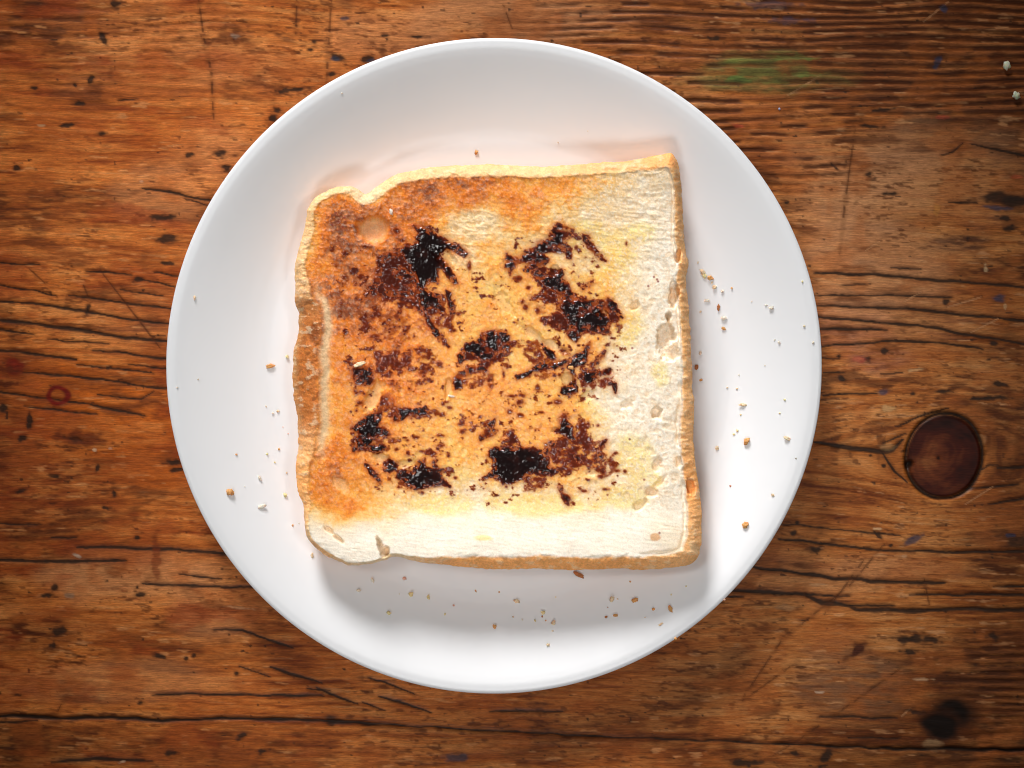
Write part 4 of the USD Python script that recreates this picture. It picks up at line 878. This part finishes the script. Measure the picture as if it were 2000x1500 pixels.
allq = np.vstack([tq, wq])
aN = vnormals(allv, allq)
if aN[NG * (NG // 2) + NG // 2][2] < 0:
    allq, aN = allq[:, ::-1], -aN
grough = np.concatenate([rough.ravel(), np.full(len(rows) * nb, .6)])
cellx = (x_[:-1, :-1] + x_[1:, 1:]) / 2 < 1
sel_c = np.concatenate([cellx.ravel(), np.ones(len(wq), bool)])
sel_f = np.concatenate([~cellx.ravel(), np.zeros(len(wq), bool)])
toast = UsdGeom.Xform.Define(stage, '/World/toast_slice').GetPrim()
tag(toast, label='slice of buttered toast with dark sticky spread lying on the plate', category='toast')
a = submesh(allv, allq, sel_f, aN, wallc, grough)
add_mesh('bread_face', '/World/toast_slice', a[0], a[1], bread_mat, a[2], a[3], a[4])
a = submesh(allv, allq, sel_c, aN, wallc, grough)
add_mesh('crust', '/World/toast_slice', a[0], a[1], crust_mat, a[2], a[3], a[4])

# the spread, raised above the bread and smoother than it
Zs = ndimage.gaussian_filter(Z, 3.0)
film = np.clip(mth / .5, 0, 1)
Zm = Z * (1 - .75 * film) + np.maximum(Zs, Z - .0003) * .75 * film + mth * MM * .42 + .00003
Zm += np.clip(mth, 0, 1) * .00010 * (fb(qu / 11, qv / 11, 3, 2) - .5) * 2
mv = np.stack([QX, QY, Zm], -1).reshape(-1, 3)
mn = vnormals(mv, tq)
if mn[NG * (NG // 2) + NG // 2][2] < 0:
    mn = -mn
    mq = tq[:, ::-1]
else:
    mq = tq
mc = ramp(mth.ravel(), [(0, (.48, .13, .018)), (.06, (.32, .055, .007)), (.17, (.17, .021, .004)), (.34, (.072, .009, .003)), (.58, (.022, .004, .0025)), (.85, (.007, .002, .002))])
malpha = (sm(mth, .003, .085) * (.76 + .24 * sm(mth, .06, .22))).ravel()
mcell = np.maximum(np.maximum(mth[:-1, :-1], mth[1:, 1:]), np.maximum(mth[1:, :-1], mth[:-1, 1:])) > .015
ocell = np.maximum.reduce([own[:-1, :-1], own[1:, 1:], own[1:, :-1], own[:-1, 1:]])
PATCH_LABEL = ['large black star shaped patch of spread', 'knobbly thin patch left of the black star', 'ragged patch at the upper right', 'lumpy patch below the upper right one', 'narrow slanting streak at the upper right', 'tiny streak at the right', 'rounded black patch in the middle', 'angular black ridge right of the middle', 'hooked patch at the lower left', 'thick shiny patch at the lower left edge', 'small square patch at the left', 'short streak under the square patch', 'largest glossy patch at the bottom', 'small dark triangle above the bottom patches', 'little shiny chip left of the triangle', 'thin tail at the lower right', 'lowest short streak']
for kk, (nm, amt, polys) in enumerate(THICK):
    sel = (mcell & (ocell == kk)).ravel()
    if sel.sum() < 4:
        continue
    a = submesh(mv, mq, sel, mn, mc, malpha)
    tag(add_mesh('spread_patch', '/World/toast_slice', a[0], a[1], spread_mat, a[2], a[3], a[4]), label=PATCH_LABEL[kk])
sel = (mcell & (ocell < 0)).ravel()
a = submesh(mv, mq, sel, mn, mc, malpha)
tag(add_mesh('spread_specks', '/World/toast_slice', a[0], a[1], spread_mat, a[2], a[3], a[4]), kind='stuff', label='thin reddish brown specks and smears of spread')

# ------------------------------------------------------------------ crumbs
toast_tree = cKDTree(np.stack([QX.ravel(), QY.ravel()], -1))


def crumb(u, v, du, dv, tone, label, on='plate', group=None, angle=None, tall=.6, name='bread_crumb', cat='crumb', mat=None):
    r = np.random.default_rng(int(u * 31 + v * 17))
    if max(du, dv) < 9:
        du, dv = du * .85, dv * .85
    if on == 'toast':
        x, y = px(u, v, ZREF + .001)
        z = float(np.maximum(Z, Zm).ravel()[toast_tree.query((x, y))[1]])
    elif on == 'table':
        x, y = px(u, v, .001)
        z = 0.0
    else:
        x, y = px(u, v, .008)
        z = plate_z(x, y)
        x, y = px(u, v, z)
        z = plate_z(x, y)
    m = trimesh.creation.icosphere(2 if max(du, dv) > 7 else 1)
    p = np.array(m.vertices)
    off = r.uniform(0, 50, 3)
    k = 1 + 0.75 * (vn(p[:, 0] * 1.7 + off[0], p[:, 1] * 1.7 + p[:, 2] * 1.3 + off[1], 2) - .5) + .55 * (vn(p[:, 0] * 4 + off[2], p[:, 1] * 4 + p[:, 2] * 3 + off[0], 5) - .5)
    p = p * k[:, None]
    a = math.radians(r.uniform(-40, 40) if angle is None else -angle)
    sx, sy = du * .38 / S, dv * .38 / S
    p = p * (sx, sy, min(sx, sy) * tall)
    p = np.stack([p[:, 0] * math.cos(a) - p[:, 1] * math.sin(a), p[:, 0] * math.sin(a) + p[:, 1] * math.cos(a), p[:, 2] - p[:, 2].min() * .92], -1)
    prim = add_mesh(name, '/World', p, np.array(m.faces), mat or CRUMB[tone], vnormals(p, np.array(m.faces)))
    UsdGeom.Xformable(prim).AddTranslateOp().Set(Gf.Vec3d(float(x), float(y), z))
    tag(prim, label=label, category=cat)
    if group:
        tag(prim, group=group)


for c in [
        (528, 715, 24, 10, 'golden', 'long golden crumb on the plate just left of the brown crust', 'plate', -8), (450, 961, 16, 16, 'golden', 'round orange crumb on the left rim of the plate', 'plate', 0), (512, 989, 21, 9, 'white', 'elongated white crumb on the plate left of the toast', 'plate', -15),
        (557, 967, 9, 10, 'yellow', 'pale yellow crumb on the plate near the lower left crust', 'plate', 0), (610, 1085, 8, 13, 'pale', 'small tan crumb beside the lower left corner of the toast', 'plate', 0), (380, 582, 6, 11, 'pale', 'lone tan crumb high on the left rim of the plate', 'plate', 10),
        (1387, 543, 15, 11, 'golden', 'golden crumb at the end of the crumb trail right of the toast', 'plate', 10), (1372, 531, 15, 9, 'pale', 'tan crumb at the top of the crumb trail right of the toast', 'plate', 40), (1380, 587, 14, 7, 'white', 'flat white crumb on the plate right of the toast', 'plate', 0),
        (1403, 600, 7, 15, 'brown', 'upright brown crumb on the plate right of the toast', 'plate', 5), (1360, 718, 8, 15, 'brown', 'dark brown flake touching the right crust of the toast', 'plate', 25), (1369, 742, 10, 6, 'golden', 'small orange crumb below the dark flake by the right crust', 'plate', -20),
        (1452, 791, 21, 7, 'pale', 'long pale orange crumb on the right rim of the plate', 'plate', 6), (1458, 862, 16, 18, 'golden', 'largest round golden crumb on the right rim of the plate', 'plate', 20), (1538, 856, 17, 9, 'pale', 'pale flat crumb near the right edge of the plate', 'plate', 15),
        (1400, 875, 9, 9, 'pale', 'pale round crumb between the right crust and the rim', 'plate', 0), (1455, 1025, 13, 15, 'golden', 'orange brown crumb on the lower right rim of the plate', 'plate', 30), (1509, 967, 10, 6, 'pale', 'pale orange crumb near the lower right edge of the plate', 'plate', 25),
        (1131, 1122, 26, 11, 'brown', 'toasted brown flake in the shadow under the bottom crust', 'plate', 30), (1195, 1170, 12, 12, 'pale', 'tan crumb at the edge of the shadow below the toast', 'plate', 0), (1240, 1172, 13, 10, 'golden', 'orange crumb below the lower right of the toast', 'plate', -20),
        (1309, 1189, 10, 17, 'golden', 'tall orange crumb on the lower rim of the plate', 'plate', -15), (1291, 1219, 12, 5, 'pale', 'slim pale crumb on the lower rim of the plate', 'plate', -35), (1081, 1216, 10, 12, 'pale', 'pale tan crumb on the bottom rim below the shadow', 'plate', 0),
        (1071, 1259, 10, 8, 'pale', 'lowest tan crumb on the bottom rim of the plate', 'plate', 0), (966, 1224, 8, 11, 'golden', 'tan crumb on the lower rim just outside the shadow', 'plate', -20), (1010, 1174, 15, 10, 'pale', 'dull tan crumb inside the shadow of the toast', 'plate', 10),
        (803, 1160, 11, 11, 'yellow', 'yellow crumb inside the shadow below the notch of the toast', 'plate', 0), (700, 1153, 9, 8, 'white', 'white crumb in the shadow below the lower left corner', 'plate', 0), (930, 298, 8, 11, 'golden', 'single brown crumb on the plate above the toast', 'plate', 15),
        (1319, 1247, 8, 8, 'golden', 'orange crumb stuck on the lower right edge of the plate', 'plate', 0), (1415, 1171, 6, 5, 'pink', 'pinkish crumb on the very edge of the plate at lower right', 'plate', 0),
        (763, 413, 8, 15, 'white', 'white crumb flake standing by the round hole in the toast', 'toast', -15), (1116, 718, 14, 8, 'golden', 'golden crumb lying on the angular black ridge of spread', 'toast', 15), (700, 711, 29, 11, 'pale', 'pale golden crumb above the small square patch of spread', 'toast', -18), (881, 774, 17, 5, 'white', 'curled white shaving in the middle of the toast', 'toast', 8), (1304, 645, 5, 7, 'white', 'tiny white crumb in the large hole of the toast', 'toast', 0)]:
    crumb(*c[:6], on=c[6], angle=c[7])

groups = {
    'left': ('tiny pale bread crumb on the plate left of the toast', 'tiny crumbs left of the toast', [(462, 888, 7, 'golden'), (522, 887, 6, 'yellow'), (545, 877, 7, 'golden'), (537, 903, 5, 'yellow'), (507, 933, 9, 'white'), (572, 1026, 6, 'golden'), (543, 803, 8, 'pale'), (520, 794, 5, 'pale'), (533, 807, 7, 'white'), (560, 923, 5, 'pale'), (563, 847, 4, 'pink'), (553, 834, 3.5, 'pink'), (561, 697, 8, 'yellow'), (387, 741, 4, 'pale'), (346, 757, 5, 'white'), (584, 1022, 4, 'white'), (478, 950, 3.5, 'white')]),
    'right': ('tiny pale bread crumb on the plate right of the toast', 'tiny crumbs right of the toast', [(1376, 539, 10, 'yellow'), (1395, 561, 10, 'pale'), (1411, 569, 8, 'white'), (1429, 563, 7, 'golden'), (1368, 609, 6, 'pale'), (1413, 621, 11, 'white'), (1413, 642, 9, 'golden'), (1368, 689, 8, 'white'), (1446, 810, 5, 'yellow'), (1440, 841, 7, 'yellow'), (1433, 848, 7, 'yellow'), (1533, 781, 6, 'yellow'), (1523, 807, 5, 'yellow'), (1439, 759, 6, 'pale'), (1420, 757, 5, 'pale'), (1443, 733, 5, 'white'), (1522, 669, 8, 'white'), (1513, 664, 5, 'white'), (1588, 669, 7, 'white'), (1507, 601, 10, 'white'), (1567, 550, 6, 'yellow'), (1571, 637, 6, 'pale'), (1468, 589, 4, 'white'), (1363, 513, 6, 'pale'), (1371, 535, 6, 'pale'), (1496, 596, 6, 'white'), (1426, 949, 5, 'brown'), (1390, 552, 6, 'pale'), (1494, 714, 4, 'pale'), (1555, 895, 5, 'white')]),
    'low': ('tiny bread crumb on the plate below the toast', 'tiny crumbs below the toast', [(1231, 1136, 6, 'golden'), (1206, 1170, 5, 'pale'), (1184, 1205, 7, 'brown'), (1202, 1202, 9, 'golden'), (1276, 1190, 8, 'golden'), (1060, 1196, 9, 'yellow'), (1059, 1204, 5, 'brown'), (1079, 1232, 5, 'pale'), (1187, 1186, 3.5, 'brown'), (1311, 1161, 5, 'yellow'), (1340, 1145, 5, 'yellow'), (759, 1197, 9, 'yellow'), (886, 1182, 6, 'pink'), (790, 1130, 9, 'pink'), (728, 1133, 9, 'white'), (837, 1166, 9, 'yellow'), (869, 1199, 6, 'yellow'), (929, 1154, 6, 'golden'), (1045, 1212, 6, 'yellow'), (1066, 1212, 5, 'golden'), (1002, 1205, 5, 'pale'), (1020, 1210, 5, 'white'), (975, 1156, 5, 'golden'), (1085, 1166, 4, 'yellow'), (780, 1160, 4, 'white'), (1260, 1206, 4, 'pale')]),
    'top': ('tiny white speck of bread on the plate above the toast', 'tiny specks above the toast', [(668, 182, 5, 'white'), (1148, 256, 4, 'white'), (1090, 278, 4.5, 'white')])}
ORD = ['highest', 'second highest', 'third highest', 'fourth highest', 'fifth highest', 'sixth highest', 'seventh highest', 'eighth highest', 'ninth highest', 'tenth highest', 'eleventh highest', 'twelfth highest']
SAY = {'golden': 'golden', 'yellow': 'yellowish', 'white': 'white', 'pale': 'pale tan', 'brown': 'brown', 'pink': 'pinkish'}
for lab, grp, lst in groups.values():
    for tone in SAY:
        same = sorted([c for c in lst if c[3] == tone], key=lambda c: c[1])
        for n_, (u, v, d, _) in enumerate(same):
            rr = np.random.default_rng(int(u + v * 3)).uniform(.75, 1.25)
            place = lab.split('on the plate ')[1]
            order = (ORD[n_] if n_ < len(same) - 1 or n_ == 0 else 'lowest') if len(same) > 1 else 'only'
            crumb(u, v, d * rr, d / rr, tone, f'{order} of the tiny {SAY[tone]} crumbs on the plate {place}' if len(same) > 1 else f'only tiny {SAY[tone]} crumb on the plate {place}', group=grp)

flake_mat = material('waxy_flake', {'p': ('principled_bsdf', {'base_color': (.80, .68, .48), 'roughness': .35, 'subsurface_weight': .4, 'subsurface_scale': .001})}, [])
crumb(1967, 127, 15, 21, None, 'upper pale waxy flake on the dark wood at the right', 'table', angle=-20, name='pale_flake', cat='flake', mat=flake_mat)
crumb(1986, 186, 19, 19, None, 'lower pale waxy flake on the dark wood at the right', 'table', angle=30, name='pale_flake', cat='flake', mat=flake_mat)
bead_mat = material('bluish_bead', {'p': ('principled_bsdf', {'base_color': (.45, .5, .75), 'roughness': .25})}, [])
crumb(1523, 212, 7, 6, None, 'tiny bluish white bead on the wood near the green paint', 'table', name='paint_bead', cat='bead', mat=bead_mat)
